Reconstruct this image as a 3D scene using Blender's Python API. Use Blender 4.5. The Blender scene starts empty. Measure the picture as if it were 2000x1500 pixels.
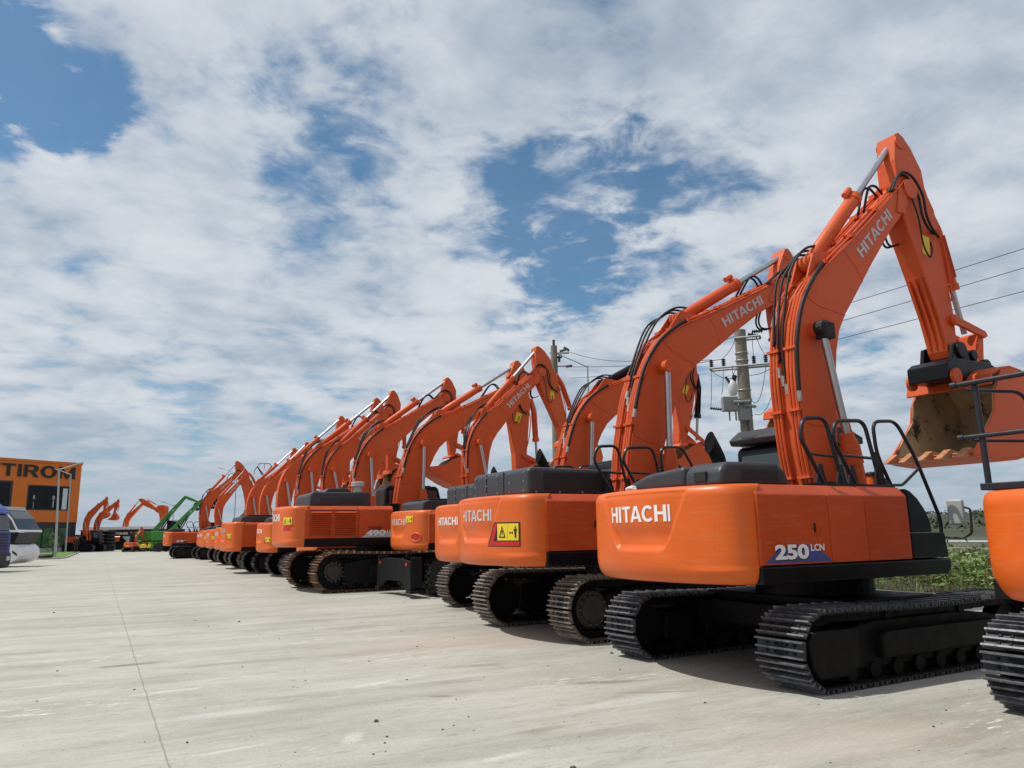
import bpy, bmesh, math, random
from mathutils import Vector, Matrix, noise
R = math.radians
random.seed(7)
scene = bpy.context.scene
col = scene.collection

# ------------------------------------------------------------------ camera
CAM_H = 1.6
PITCH, ROLL, FOC = R(10.95), R(0.9), 1502.0 / 2000.0
cam_data = bpy.data.cameras.new('camera')
cam_data.sensor_width = 36.0
cam_data.lens = 36.0 * FOC
cam_data.clip_end = 6000
cam = bpy.data.objects.new('camera', cam_data)
col.objects.link(cam)
sp, cp, sr, cr = math.sin(PITCH), math.cos(PITCH), math.sin(ROLL), math.cos(ROLL)
right = Vector((cr, sr * sp, -sr * cp))
up = Vector((sr, -cr * sp, cr * cp))
back = right.cross(up)
M = Matrix((right, up, back)).transposed().to_4x4()
M.translation = Vector((0, 0, CAM_H))
cam.matrix_world = M
scene.camera = cam

# ------------------------------------------------------------------ sun and sky
SUN_EL, SUN_AZ = R(60), R(180)             # azimuth of the vector towards the sun, from +X
to_sun = Vector((math.cos(SUN_EL) * math.cos(SUN_AZ), math.cos(SUN_EL) * math.sin(SUN_AZ), math.sin(SUN_EL)))
sun_data = bpy.data.lights.new('sun', 'SUN')
sun_data.energy = 3.6
sun_data.angle = R(0.6)
sun_data.color = (1.0, 0.955, 0.89)
sun = bpy.data.objects.new('sun', sun_data)
sun.rotation_euler = to_sun.to_track_quat('Z', 'Y').to_euler()
sun.location = (0, 0, 60)
col.objects.link(sun)

world = bpy.data.worlds.new('World')
scene.world = world
world.use_nodes = True
wt = world.node_tree
wt.nodes.clear()
class NT:
    """small node helper"""
    def __init__(s, tree): s.t = tree
    def n(s, kind, **kw):
        nd = s.t.nodes.new(kind)
        for k, v in kw.items():
            if k.startswith('i_'):
                nd.inputs[k[2:]].default_value = v
            else: setattr(nd, k, v)
        return nd
    def link(s, a, b): s.t.links.new(a, b)
    def math(s, op, a, b=None, c=None, clamp=False):
        nd = s.t.nodes.new('ShaderNodeMath'); nd.operation = op; nd.use_clamp = clamp
        for i, v in enumerate((a, b, c)):
            if v is None: continue
            if isinstance(v, (int, float)): nd.inputs[i].default_value = v
            else: s.link(v, nd.inputs[i])
        return nd.outputs[0]
    def vmath(s, op, a, b=None):
        nd = s.t.nodes.new('ShaderNodeVectorMath'); nd.operation = op
        for i, v in enumerate((a, b)):
            if v is None: continue
            if isinstance(v, (tuple, list, Vector)): nd.inputs[i].default_value = v
            else: s.link(v, nd.inputs[i])
        return nd.outputs['Value'] if op == 'DOT_PRODUCT' else nd.outputs[0]
    def ramp(s, fac, stops, interp='LINEAR'):
        nd = s.t.nodes.new('ShaderNodeValToRGB'); cr_ = nd.color_ramp; cr_.interpolation = interp
        while len(cr_.elements) > 1: cr_.elements.remove(cr_.elements[-1])
        for i, (p, c) in enumerate(stops):
            e = cr_.elements[0] if i == 0 else cr_.elements.new(p)
            e.position = p
            e.color = (c, c, c, 1) if isinstance(c, (int, float)) else (*c, 1)
        s.link(fac, nd.inputs[0]); return nd.outputs[0]
    def noise(s, vec, scale, detail=6, rough=0.55, dist=0.0):
        nd = s.t.nodes.new('ShaderNodeTexNoise')
        nd.inputs['Scale'].default_value = scale; nd.inputs['Detail'].default_value = detail
        nd.inputs['Roughness'].default_value = rough; nd.inputs['Distortion'].default_value = dist
        if vec is not None: s.link(vec, nd.inputs['Vector'])
        return nd.outputs['Fac']
    def mix(s, fac, a, b, blend='MIX'):
        nd = s.t.nodes.new('ShaderNodeMix'); nd.data_type = 'RGBA'; nd.blend_type = blend
        for sock, v in ((nd.inputs[0], fac), (nd.inputs[6], a), (nd.inputs[7], b)):
            if isinstance(v, (int, float)): sock.default_value = v
            elif isinstance(v, (tuple, list)): sock.default_value = (*v, 1) if len(v) == 3 else v
            else: s.link(v, sock)
        return nd.outputs[2]
    def mapr(s, v, a, b, c=0.0, d=1.0, smooth=True):
        nd = s.t.nodes.new('ShaderNodeMapRange')
        nd.interpolation_type = 'SMOOTHSTEP' if smooth else 'LINEAR'
        s.link(v, nd.inputs[0])
        for i, x in enumerate((a, b, c, d)): nd.inputs[i + 1].default_value = x
        return nd.outputs[0]

w = NT(wt)
sky = w.n('ShaderNodeTexSky', sky_type='NISHITA', sun_disc=False, sun_elevation=SUN_EL,
          sun_rotation=R(90) - SUN_AZ, altitude=80, air_density=1.0, dust_density=0.6, ozone_density=2.0)
tc = w.n('ShaderNodeTexCoord')
dirv = w.vmath('NORMALIZE', tc.outputs['Generated'])
sep = w.n('ShaderNodeSeparateXYZ'); w.link(dirv, sep.inputs[0])
zc = w.math('MAXIMUM', sep.outputs[2], 0.0)
den = w.math('ADD', zc, 0.16)
comb = w.n('ShaderNodeCombineXYZ')
w.link(w.math('DIVIDE', sep.outputs[0], den), comb.inputs[0])
w.link(w.math('DIVIDE', sep.outputs[1], den), comb.inputs[1])
rot = w.n('ShaderNodeMapping'); rot.inputs['Rotation'].default_value = (0, 0, R(-28)); rot.inputs['Scale'].default_value = (1.0, 1.0, 1)
w.link(comb.outputs[0], rot.inputs[0])
cv = rot.outputs[0]
n_big = w.noise(cv, 1.1, 3, 0.5, 0.3)
n_mid = w.noise(cv, 4.2, 10, 0.58, 0.25)
n_fine = w.noise(cv, 15.0, 8, 0.6, 0.3)
cover = w.math('ADD', w.math('MULTIPLY', n_big, 0.35), w.math('ADD', w.math('MULTIPLY', n_mid, 0.95), w.math('MULTIPLY', n_fine, 0.30)))
cover = w.math('ADD', cover, -0.695)       # about 0 on average
# holes in the cloud deck: direction (azimuth, elevation in degrees), angular radius, depth
HOLES = [
    (-34.1, 28.4, 6.1, 0.4),
    (-30.6, 27.3, 4.2, 0.36),
    (-28.3, 27.0, 2.7, 0.25),
    (-36.1, 30.2, 3.4, 0.25),
    (-26.5, 25.1, 3.4, 0.16),
    (-6.8, 36.1, 3.1, 0.156),
    (-12.6, 35.1, 3.4, 0.096),
    (-15.9, 29.8, 5.7, 0.12),
    (-9.6, 29.1, 4.6, 0.108),
    (-20.9, 24.7, 6.5, 0.102),
    (-14.9, 24.6, 4.6, 0.072),
    (10.2, 28.8, 3.8, 0.18),
    (2.4, 28.3, 4.6, 0.12),
    (17.0, 26.0, 5.7, 0.18),
    (6.3, 23.9, 7.2, 0.18),
    (-1.4, 23.4, 5.3, 0.12),
    (2.5, 19.6, 5.7, 0.168),
    (9.3, 19.3, 5.0, 0.12),
    (13.8, 23.3, 4.6, 0.132),
    (23.3, 15.4, 6.5, 0.132),
    (15.5, 15.1, 6.5, 0.108),
    (-24.1, 9.2, 4.2, 0.09),
    (-14.4, 9.4, 3.1, 0.06),
    (1.6, 14.3, 5.7, 0.12),
    (-8.6, 21.0, 3.8, 0.06),
    (25.8, 29.7, 14.5, -0.16),
    (-25.2, 20.7, 7.6, -0.14),
    (32.6, 19.5, 9.2, -0.12),
    (-0.9, 33.4, 5.0, -0.18),
    (7.1, 14.9, 3.4, -0.1),
    (-3.9, 16.7, 6.9, -0.06),
]
bias = None
warp = w.n('ShaderNodeTexNoise'); warp.inputs['Scale'].default_value = 5.0; warp.inputs['Detail'].default_value = 5; w.link(dirv, warp.inputs['Vector'])
dirw = w.vmath('NORMALIZE', w.vmath('ADD', dirv, w.vmath('MULTIPLY', w.vmath('SUBTRACT', warp.outputs['Color'], (0.5, 0.5, 0.5)), (0.22, 0.22, 0.22))))
for az, el, rad, amt in HOLES:
    v = Vector((math.sin(R(az)) * math.cos(R(el)), math.cos(R(az)) * math.cos(R(el)), math.sin(R(el))))
    d = w.vmath('DOT_PRODUCT', dirw, tuple(v))
    m = w.mapr(d, math.cos(R(rad * 1.15)), math.cos(R(rad * 0.15)), 0.0, amt)
    bias = m if bias is None else w.math('ADD', bias, m)
gate = w.mapr(w.noise(cv, 9.5, 8, 0.62, 0.5), 0.33, 0.66, 0.25, 1.45, False)   # the gaps are mottled, not clean holes
if bias is not None: cover = w.math('SUBTRACT', cover, w.math('MULTIPLY', bias, gate))
dens = w.mapr(cover, -0.27, 0.10)
low = w.mapr(sep.outputs[2], 0.0, 0.20, 1.0, 0.0)
dens = w.math('MAXIMUM', dens, w.math('MULTIPLY', low, 0.72))
shade = w.noise(cv, 1.5, 9, 0.58, 0.3)
shade2 = w.math('ADD', w.math('MULTIPLY', shade, 0.55), w.math('MULTIPLY', n_mid, 0.45))
ccol = w.ramp(w.mapr(shade2, 0.34, 0.62), [(0, (4.3, 5.2, 6.3)), (0.45, (6.1, 6.8, 7.7)), (1, (8.2, 8.6, 9.1))])
ccol = w.mix(w.math('MULTIPLY', low, 0.75), ccol, (4.3, 5.2, 6.3))
skyc = w.mix(1.0, sky.outputs[0], (0.70, 1.06, 1.16), 'MULTIPLY')
final = w.mix(w.mapr(dens, 0, 1, 0.07, 0.97, False), skyc, ccol)
bg = w.n('ShaderNodeBackground'); bg.inputs['Strength'].default_value = 0.085
w.link(final, bg.inputs[0])
wo = w.n('ShaderNodeOutputWorld'); w.link(bg.outputs[0], wo.inputs[0])

scene.view_settings.view_transform = 'Standard'
scene.view_settings.look = 'None'
scene.view_settings.exposure = 0.0
scene.view_settings.gamma = 1.0
scene.render.engine = 'CYCLES'
scene.cycles.max_bounces = 6
scene.cycles.use_denoising = True

# ------------------------------------------------------------------ materials
def new_mat(name):
    m = bpy.data.materials.new(name); m.use_nodes = True
    t = NT(m.node_tree); b = m.node_tree.nodes['Principled BSDF']
    return m, t, b
def obj_coord(t): return t.n('ShaderNodeTexCoord').outputs['Object']
def rnd(t): return t.n('ShaderNodeObjectInfo').outputs['Random']
def mat(name, c, rough=0.5, metal=0.0, var=0.12, scale=3.0, bump=0.0, coat=0.0, spec=0.5, dirt=None):
    m, t, b = new_mat(name)
    oc = obj_coord(t)
    nz = t.noise(oc, scale, 5, 0.6)
    lo = tuple(x * (1 - var) for x in c); hi = tuple(min(1, x * (1 + var)) for x in c)
    colr = t.ramp(t.mapr(nz, 0.3, 0.7, smooth=False), [(0, lo), (1, hi)])
    if dirt:
        dn = t.noise(oc, dirt[1], 9, 0.7, 0.4)
        colr = t.mix(t.mapr(dn, dirt[2], dirt[2] + 0.12, 0, dirt[3]), colr, dirt[0])
    t.link(colr, b.inputs['Base Color'])
    b.inputs['Metallic'].default_value = metal
    b.inputs['Coat Weight'].default_value = coat
    b.inputs['Coat Roughness'].default_value = 0.15
    b.inputs['Specular IOR Level'].default_value = spec
    rr = t.mapr(t.noise(oc, scale * 2.3, 4, 0.6), 0.3, 0.7, max(0.02, rough - 0.08), min(1, rough + 0.1), False)
    t.link(rr, b.inputs['Roughness'])
    if bump:
        bp = t.n('ShaderNodeBump'); bp.inputs['Strength'].default_value = bump; bp.inputs['Distance'].default_value = 0.01
        t.link(t.noise(oc, scale * 8, 6, 0.6), bp.inputs['Height']); t.link(bp.outputs[0], b.inputs['Normal'])
    return m

def paint(name, c, coat=0.25, rough=0.38):
    """glossy machine paint with faint horizontal scuffs, dust and chalked patches"""
    m, t, b = new_mat(name)
    oc = obj_coord(t)
    mp = t.n('ShaderNodeMapping'); mp.inputs['Scale'].default_value = (1.2, 1.2, 14); t.link(oc, mp.inputs[0])
    streak = t.noise(mp.outputs[0], 2.2, 8, 0.65, 0.4)
    big = t.noise(oc, 1.3, 4, 0.55)
    base = t.ramp(t.mapr(big, 0.3, 0.7, smooth=False), [(0, tuple(x * 0.90 for x in c)), (1, tuple(min(1, x * 1.08) for x in c))])
    dust = t.math('MULTIPLY', t.mapr(streak, 0.47, 0.70), 0.13)
    colr = t.mix(dust, base, (0.55, 0.30, 0.16))
    colr = t.mix(t.math('MULTIPLY', rnd(t), 0.13), colr, (0.60, 0.17, 0.06))      # each panel has faded a little differently
    chip = t.mapr(t.noise(oc, 70, 3, 0.5), 0.735, 0.755, 0, 0.8)
    colr = t.mix(chip, colr, (0.12, 0.05, 0.025))
    mp2 = t.n('ShaderNodeMapping'); mp2.inputs['Scale'].default_value = (2, 2, 0.35); t.link(oc, mp2.inputs[0])
    run = t.mapr(t.noise(mp2.outputs[0], 6.5, 7, 0.7, 0.3), 0.58, 0.80, 0, 0.30)
    colr = t.mix(run, colr, tuple(x * 0.62 for x in c))
    t.link(colr, b.inputs['Base Color'])
    b.inputs['Coat Weight'].default_value = coat; b.inputs['Coat Roughness'].default_value = 0.22; b.inputs['Specular IOR Level'].default_value = 0.32
    rr = t.mapr(streak, 0.3, 0.75, rough - 0.08, rough + 0.2, False); t.link(rr, b.inputs['Roughness'])
    bp = t.n('ShaderNodeBump'); bp.inputs['Strength'].default_value = 0.10; bp.inputs['Distance'].default_value = 0.02
    t.link(t.noise(oc, 3.0, 4, 0.5), bp.inputs['Height']); t.link(bp.outputs[0], b.inputs['Normal'])
    return m

M_ = {}
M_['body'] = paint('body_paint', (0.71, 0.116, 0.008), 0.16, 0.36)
M_['door'] = paint('shaded_door_paint', (0.50, 0.056, 0.0065), 0.10, 0.42)  # body orange made darker: shade of the unlit machine side put into the colour
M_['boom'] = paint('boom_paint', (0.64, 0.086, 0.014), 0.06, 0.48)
M_['black'] = mat('black_paint', (0.006, 0.0065, 0.008), 0.34, var=0.3, scale=2, spec=0.22)
M_['hood'] = mat('hood_plastic', (0.032, 0.035, 0.041), 0.42, var=0.18, scale=2, dirt=((0.07, 0.07, 0.07), 5, 0.55, 0.3))
M_['frame'] = mat('frame_paint', (0.0055, 0.0055, 0.006), 0.6, var=0.35, scale=3, spec=0.25, dirt=((0.02, 0.018, 0.016), 7, 0.58, 0.4))
M_['hubm'] = mat('hub_paint', (0.03, 0.026, 0.022), 0.6, var=0.3, scale=5)
M_['rail'] = mat('rail_paint', (0.008, 0.010, 0.014), 0.38, var=0.2, scale=4)
M_['rubber'] = mat('rubber', (0.007, 0.007, 0.007), 0.6, var=0.3, scale=6)
M_['chrome'] = mat('chrome', (0.45, 0.46, 0.48), 0.36, 1.0, var=0.05, scale=4)
M_['steel'] = mat('fitting_steel', (0.42, 0.40, 0.36), 0.4, 1.0, var=0.2, scale=9)
M_['white'] = mat('white_decal', (0.78, 0.78, 0.76), 0.5, var=0.06, scale=5, dirt=((0.45, 0.42, 0.38), 12, 0.6, 0.4))
M_['decal_grey'] = mat('grey_decal', (0.50, 0.49, 0.50), 0.5, var=0.1, scale=8, dirt=((0.45, 0.2, 0.12), 20, 0.58, 0.5))
M_['yellow'] = mat('yellow_decal', (0.80, 0.58, 0.02), 0.45, var=0.06, scale=5)
M_['red'] = mat('red_reflector', (0.55, 0.012, 0.012), 0.35, var=0.1, scale=6)
M_['blue_decal'] = mat('blue_decal', (0.06, 0.08, 0.28), 0.45, var=0.2, scale=9)
M_['mark'] = mat('black_decal', (0.012, 0.012, 0.012), 0.5, var=0.1)
M_['glass'] = mat('cab_glass', (0.03, 0.045, 0.045), 0.06, var=0.1, spec=0.9)
M_['glass_pale'] = mat('pale_glass', (0.30, 0.42, 0.40), 0.12, var=0.1, spec=0.8)
M_['shoe_black'] = mat('track_shoe_black', (0.011, 0.0115, 0.013), 0.45, 0.1, var=0.35, scale=5, dirt=((0.07, 0.06, 0.055), 9, 0.56, 0.5))
M_['shoe_edge'] = mat('track_edge_worn', (0.15, 0.15, 0.165), 0.42, 0.45, var=0.4, scale=14, dirt=((0.04, 0.04, 0.045), 16, 0.52, 0.8))
M_['shoe_brown'] = mat('track_shoe_brown', (0.115, 0.085, 0.068), 0.6, 0.15, var=0.3, scale=6, dirt=((0.06, 0.04, 0.03), 9, 0.52, 0.6))
M_['edge_brown'] = mat('track_edge_brown', (0.28, 0.235, 0.195), 0.5, 0.4, var=0.3, scale=12, dirt=((0.12, 0.08, 0.06), 14, 0.55, 0.6))
M_['shoe_rust'] = mat('track_shoe_rust', (0.12, 0.055, 0.028), 0.75, 0.1, var=0.4, scale=7, dirt=((0.05, 0.03, 0.02), 9, 0.52, 0.6))
M_['edge_rust'] = mat('track_edge_rust', (0.33, 0.20, 0.12), 0.6, 0.3, var=0.3, scale=12)
M_['mudsteel'] = mat('bucket_inside', (0.44, 0.34, 0.22), 0.6, 0.0, var=0.25, scale=2.5, bump=0.3, dirt=((0.012, 0.011, 0.01), 2.2, 0.53, 0.95))
M_['tooth'] = mat('worn_tooth', (0.50, 0.20, 0.08), 0.55, 0.2, var=0.3, scale=8, dirt=((0.30, 0.26, 0.2), 9, 0.5, 0.7))
M_['red_boom'] = mat('old_red_paint', (0.48, 0.05, 0.02), 0.55, var=0.15)
M_['green'] = mat('green_paint', (0.03, 0.21, 0.02), 0.4, var=0.12, coat=0.2)
M_['silver'] = mat('galvanised', (0.42, 0.44, 0.45), 0.45, 0.6, var=0.1)
M_['concrete_pole'] = mat('pole_concrete', (0.21, 0.185, 0.145), 0.85, var=0.18, scale=3, bump=0.4)
M_['grey_box'] = mat('grey_steel_box', (0.36, 0.38, 0.37), 0.5, var=0.12, scale=4)
M_['porcelain'] = mat('porcelain', (0.55, 0.55, 0.53), 0.3, var=0.1, scale=9)
M_['insul'] = mat('insulator_dark', (0.02, 0.022, 0.028), 0.3, var=0.2)

# ------------------------------------------------------------------ mesh builder
class MB:
    def __init__(s): s.v = []; s.f = []; s.m = []; s.g = []
    def each(s, name, mats, parent=None, **k):
        """one object for every piece added"""
        out = []; g = s.g + [(len(s.v), len(s.f))]
        for (v0, f0), (v1, f1) in zip(g, g[1:]):
            q = MB(); q.v = s.v[v0:v1]; q.f = [tuple(i - v0 for i in f) for f in s.f[f0:f1]]; q.m = s.m[f0:f1]
            out.append(q.build(name, mats, parent, **k))
        return out
    def add(s, vs, fs, mi=0):
        s.g.append((len(s.v), len(s.f)))
        o = len(s.v); s.v += [tuple(x) for x in vs]
        s.f += [tuple(i + o for i in f) for f in fs]; s.m += [mi] * len(fs)
    def box(s, x0, x1, y0, y1, z0, z1, mi=0, mtx=None):
        vs = [Vector(p) for p in ((x0,y0,z0),(x1,y0,z0),(x1,y1,z0),(x0,y1,z0),(x0,y0,z1),(x1,y0,z1),(x1,y1,z1),(x0,y1,z1))]
        if mtx is not None: vs = [mtx @ q for q in vs]
        s.add(vs, [(0,3,2,1),(4,5,6,7),(0,1,5,4),(1,2,6,5),(2,3,7,6),(3,0,4,7)], mi)
    def tube(s, path, r, seg=8, mi=0, caps=True, closed=False):
        path = [Vector(p) for p in path]; n = len(path)
        rs = r if isinstance(r, (list, tuple)) else [r] * n
        rings = []; prev = None
        for i, p in enumerate(path):
            if closed: t = (path[(i + 1) % n] - path[i - 1])
            else: t = (path[min(i + 1, n - 1)] - path[max(i - 1, 0)])
            if t.length < 1e-9: t = Vector((0, 0, 1))
            t.normalize()
            if prev is None:
                a = Vector((0, 1, 0)) if abs(t.y) < 0.9 else Vector((1, 0, 0))
            else: a = prev
            u = (a - t * a.dot(t)); 
            if u.length < 1e-6: u = t.orthogonal()
            u.normalize(); prev = u; vv = t.cross(u)
            rings.append([p + (u * math.cos(2 * math.pi * k / seg) + vv * math.sin(2 * math.pi * k / seg)) * rs[i] for k in range(seg)])
        vs = [q for ring in rings for q in ring]; fs = []
        rng = n if closed else n - 1
        for i in range(rng):
            j = (i + 1) % n
            for k in range(seg):
                l = (k + 1) % seg
                fs.append((i * seg + k, i * seg + l, j * seg + l, j * seg + k))
        if caps and not closed:
            fs.append(tuple(range(seg))[::-1]); fs.append(tuple((n - 1) * seg + k for k in range(seg)))
        s.add(vs, fs, mi)
    def cyl(s, a, b, r, seg=16, mi=0): s.tube([a, b], r, seg, mi)
    def prism(s, poly, y0, y1, mi=0, axis='y'):
        """polygon in (x,z) pushed along y (or (x,y) along z, or (y,z) along x)"""
        n = len(poly)
        def pt(p, t):
            return {'y': (p[0], t, p[1]), 'z': (p[0], p[1], t), 'x': (t, p[0], p[1])}[axis]
        vs = [pt(p, y0) for p in poly] + [pt(p, y1) for p in poly]
        fs = [tuple(range(n)), tuple(range(2 * n - 1, n - 1, -1))]
        for i in range(n):
            j = (i + 1) % n; fs.append((i, i + n, j + n, j))
        s.add(vs, fs, mi)
    def lathe(s, prof, origin, axis, seg=24, mi=0):
        """prof: list of (distance along axis, radius)"""
        ax = Vector(axis).normalized(); o = Vector(origin); u = ax.orthogonal().normalized(); v = ax.cross(u)
        vs = []; fs = []; n = len(prof)
        for d, r in prof:
            for k in range(seg):
                a = 2 * math.pi * k / seg
                vs.append(o + ax * d + (u * math.cos(a) + v * math.sin(a)) * r)
        for i in range(n - 1):
            for k in range(seg):
                l = (k + 1) % seg; fs.append((i * seg + k, i * seg + l, (i + 1) * seg + l, (i + 1) * seg + k))
        fs.append(tuple(range(seg))[::-1]); fs.append(tuple((n - 1) * seg + k for k in range(seg)))
        s.add(vs, fs, mi)
    def strip(s, pts, y0, y1, th, mi=0):
        """sheet of thickness th following the (x,z) line pts, from y0 to y1"""
        n = len(pts); off = []
        for i in range(n):
            a = Vector(pts[max(i - 1, 0)]); b = Vector(pts[min(i + 1, n - 1)]); t = (b - a).normalized()
            off.append((pts[i][0] - t.y * th, pts[i][1] + t.x * th))
        for i in range(n - 1):
            s.prism([pts[i], pts[i + 1], off[i + 1], off[i]], y0, y1, mi)
    def build(s, name, mats, parent=None, smooth=False, bevel=0.0, fix=True, auto=None, seg=2):
        me = bpy.data.meshes.new(name)
        me.from_pydata(s.v, [], s.f); me.update()
        if not isinstance(mats, (list, tuple)): mats = [mats]
        for m in mats: me.materials.append(m)
        if len(mats) > 1: me.polygons.foreach_set('material_index', s.m)
        if fix:
            bm = bmesh.new(); bm.from_mesh(me); bmesh.ops.recalc_face_normals(bm, faces=bm.faces); bm.to_mesh(me); bm.free()
        if smooth: me.shade_smooth()
        if smooth and auto is not None:
            me.set_sharp_from_angle(angle=R(auto))
        return put(name, me, parent, bevel, seg)

def put(name, me, parent=None, bevel=0.0, seg=2):
    o = bpy.data.objects.new(name, me); col.objects.link(o)
    if parent is not None: o.parent = parent
    if bevel:
        b = o.modifiers.new('bevel', 'BEVEL'); b.width = bevel; b.segments = seg; b.limit_method = 'ANGLE'; b.angle_limit = R(35)
        b.harden_normals = False
    return o
def empty(name, loc=(0, 0, 0), rz=0.0):
    o = bpy.data.objects.new(name, None); col.objects.link(o)
    o.location = loc; o.rotation_euler = (0, 0, rz); o.empty_display_size = 0.3
    return o
def tag(o, label=None, cat=None, group=None, kind=None):
    if label: o['label'] = label
    if cat: o['category'] = cat
    if group: o['group'] = group
    if kind: o['kind'] = kind
    return o
def copy_tree(o, parent=None):
    c = o.copy(); col.objects.link(c)
    if parent is not None: c.parent = parent
    for ch in [x for x in o.children]: copy_tree(ch, c)
    return c

_tc = {}
def text2d(body, bold=0.02, xs=1.0, shear=0.0):
    """outline of the words as flat triangles, cap height 1, starting at x=0"""
    key = (body, bold, xs, shear)
    if key in _tc: return _tc[key]
    cu = bpy.data.curves.new('lettering_curve', 'FONT'); cu.body = body; cu.size = 1.0; cu.offset = bold; cu.shear = shear
    cu.resolution_u = 3
    ob = bpy.data.objects.new('lettering_tmp', cu); col.objects.link(ob)
    dg = bpy.context.evaluated_depsgraph_get()
    me = bpy.data.meshes.new_from_object(ob.evaluated_get(dg))
    vs = [tuple(v.co) for v in me.vertices]; fs = [tuple(p.vertices) for p in me.polygons]
    bpy.data.objects.remove(ob); bpy.data.curves.remove(cu); bpy.data.meshes.remove(me)
    x0 = min(v[0] for v in vs); y0 = min(v[1] for v in vs); y1 = max(v[1] for v in vs)
    k = 1.0 / (y1 - y0)
    vs = [((v[0] - x0) * k * xs, (v[1] - y0) * k) for v in vs]
    _tc[key] = (vs, fs, max(v[0] for v in vs)); return _tc[key]
def glyph(ch, w=0.20):
    """plain heavy grotesque capitals as flat quads, cap height 1: list of polygons and the advance width"""
    def ring(cx, rx, ry, ix, iy, a0, a1, n=16):
        out = []
        for i in range(n):
            p, q = R(a0 + (a1 - a0) * i / n), R(a0 + (a1 - a0) * (i + 1) / n)
            out.append([(cx + rx*math.cos(p), .5 + ry*math.sin(p)), (cx + rx*math.cos(q), .5 + ry*math.sin(q)), (cx + ix*math.cos(q), .5 + iy*math.sin(q)), (cx + ix*math.cos(p), .5 + iy*math.sin(p))])
        return out
    box = lambda a, b, c, d: [(a, b), (c, b), (c, d), (a, d)]
    if ch == 'H': return [box(0,0,w,1), box(w,.42,.74-w,.60), box(.74-w,0,.74,1)], .74
    if ch == 'I': return [box(0,0,w,1)], w
    if ch == 'T': return [box(0,.83,.72,1), box(.36-w/2,0,.36+w/2,.83)], .72
    if ch == 'A': return [[(0,0),(.21,0),(.43,.80),(.43,1),(.31,1)], [(.86,0),(.65,0),(.43,.80),(.43,1),(.55,1)], [(.268,.20),(.592,.20),(.551,.35),(.309,.35)]], .86
    if ch == 'C': return ring(.42, .42, .51, .42-w, .33, 42, 318), .745
    if ch == 'O': return ring(.44, .44, .51, .44-w*1.1, .33, 0, 360, 28), .88
    if ch == 'R': return [box(0,0,w,1), box(w,.83,.46,1), box(w,.40,.46,.56), [(.46,.40),(.68,.46),(.76,.60),(.76,.80),(.68,.94),(.46,1),(.46,.83),(.54,.78),(.54,.62),(.46,.56)], [(.34,.40),(.46,.40),(.58,.42),(.80,0),(.56,0)]], .80
    if ch == 'M': return [box(0,0,w,1), box(.94-w,0,.94,1), [(w,1),(w,.62),(.40,.0),(.47,.0),(.47,.32)], [(.94-w,1),(.94-w,.62),(.54,.0),(.47,.0),(.47,.32)]], .94
def block_text(body, w=0.20, gap=0.11):
    vs = []; fs = []; x = 0
    for i, ch in enumerate(body):
        ps, adv = glyph(ch, w)
        nx = body[i + 1] if i + 1 < len(body) else ''
        for p in ps:
            o = len(vs); vs += [(a + x, b) for a, b in p]; fs.append(tuple(range(o, o + len(p))))
        x += adv + ({'TA': -0.02, 'AC': 0.02, 'RO': 0.08}.get(ch + nx, gap))
    return vs, fs, max(v[0] for v in vs)
def lettering(name, body, fn, h, length=None, mats=None, parent=None, bold=0.02, shear=0.0, label=None):
    vs, fs, wdt = block_text(body) if body in ('HITACHI', 'TIROM', 'T') else text2d(body, bold, 1.0, shear)
    kx = (length / wdt) if length else h
    me = bpy.data.meshes.new(name)
    me.from_pydata([tuple(fn(x * kx, y * h)) for x, y in vs], [], fs); me.update()
    me.materials.append(mats)
    o = put(name, me, parent)
    if label: o['label'] = label
    return o

# ------------------------------------------------------------------ excavator
class Sim:
    """similarity of the x-z plane taking a->a2 and b->b2"""
    def __init__(s, a, b, a2, b2):
        s.a = complex(*a); s.a2 = complex(*a2)
        s.k = (complex(*b2) - s.a2) / (complex(*b) - s.a)
    def __call__(s, x, z=None):
        if z is None: x, z = x
        q = s.a2 + s.k * (complex(x, z) - s.a); return (q.real, q.imag)
    def pts(s, l): return [s(p) for p in l]
    @property
    def scale(s): return abs(s.k)

FOOT, TIP, END = (0.15, 1.75), (2.68, 6.80), (3.42, 4.25)
BOOM_REAR = [(-0.05,1.72),(-0.10,2.25),(-0.16,2.65),(-0.19,3.12),(-0.20,3.56),(-0.16,3.95),(-0.07,4.35),(0.08,4.71),(0.27,4.95),(0.58,5.24),(1.21,5.74),(1.83,6.27),(2.36,6.73),(2.56,6.92)]
BOOM_NOSE = [(2.66,6.98),(2.78,6.96),(2.86,6.86),(2.84,6.74)]
BOOM_FRONT = [(2.70,6.60),(2.49,6.38),(2.12,6.02),(1.58,5.40),(1.06,4.76),(0.88,4.55),(0.71,4.28),(0.61,3.97),(0.54,3.56),(0.48,3.06),(0.46,2.68),(0.42,2.26),(0.34,1.66),(0.15,1.56)]
ARM = [(2.58,7.76),(2.68,7.81),(2.80,7.74),(2.95,7.60),(3.17,7.26),(3.20,6.98),(3.26,6.82),(3.38,6.62),(3.42,6.1),(3.50,5.4),(3.55,4.9),(3.54,4.45),(3.50,4.25),(3.42,4.16),(3.32,4.17),(3.27,4.28),(3.14,4.80),(2.90,5.45),(2.64,6.10),(2.53,6.45),(2.50,6.92),(2.50,7.3)]
BUCKET_BACK = [(3.45,3.80),(3.70,3.92),(3.95,3.96),(4.25,3.92),(4.52,3.78),(4.72,3.55),(4.80,3.25),(4.72,2.98),(4.50,2.78),(4.20,2.66),(3.80,2.58),(3.35,2.54),(2.90,2.57),(2.72,2.60)]
BUCKET_MOUTH = [(2.84,2.72),(3.10,2.95),(3.38,3.24),(3.44,3.50)]
_track_cache = {}

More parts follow.
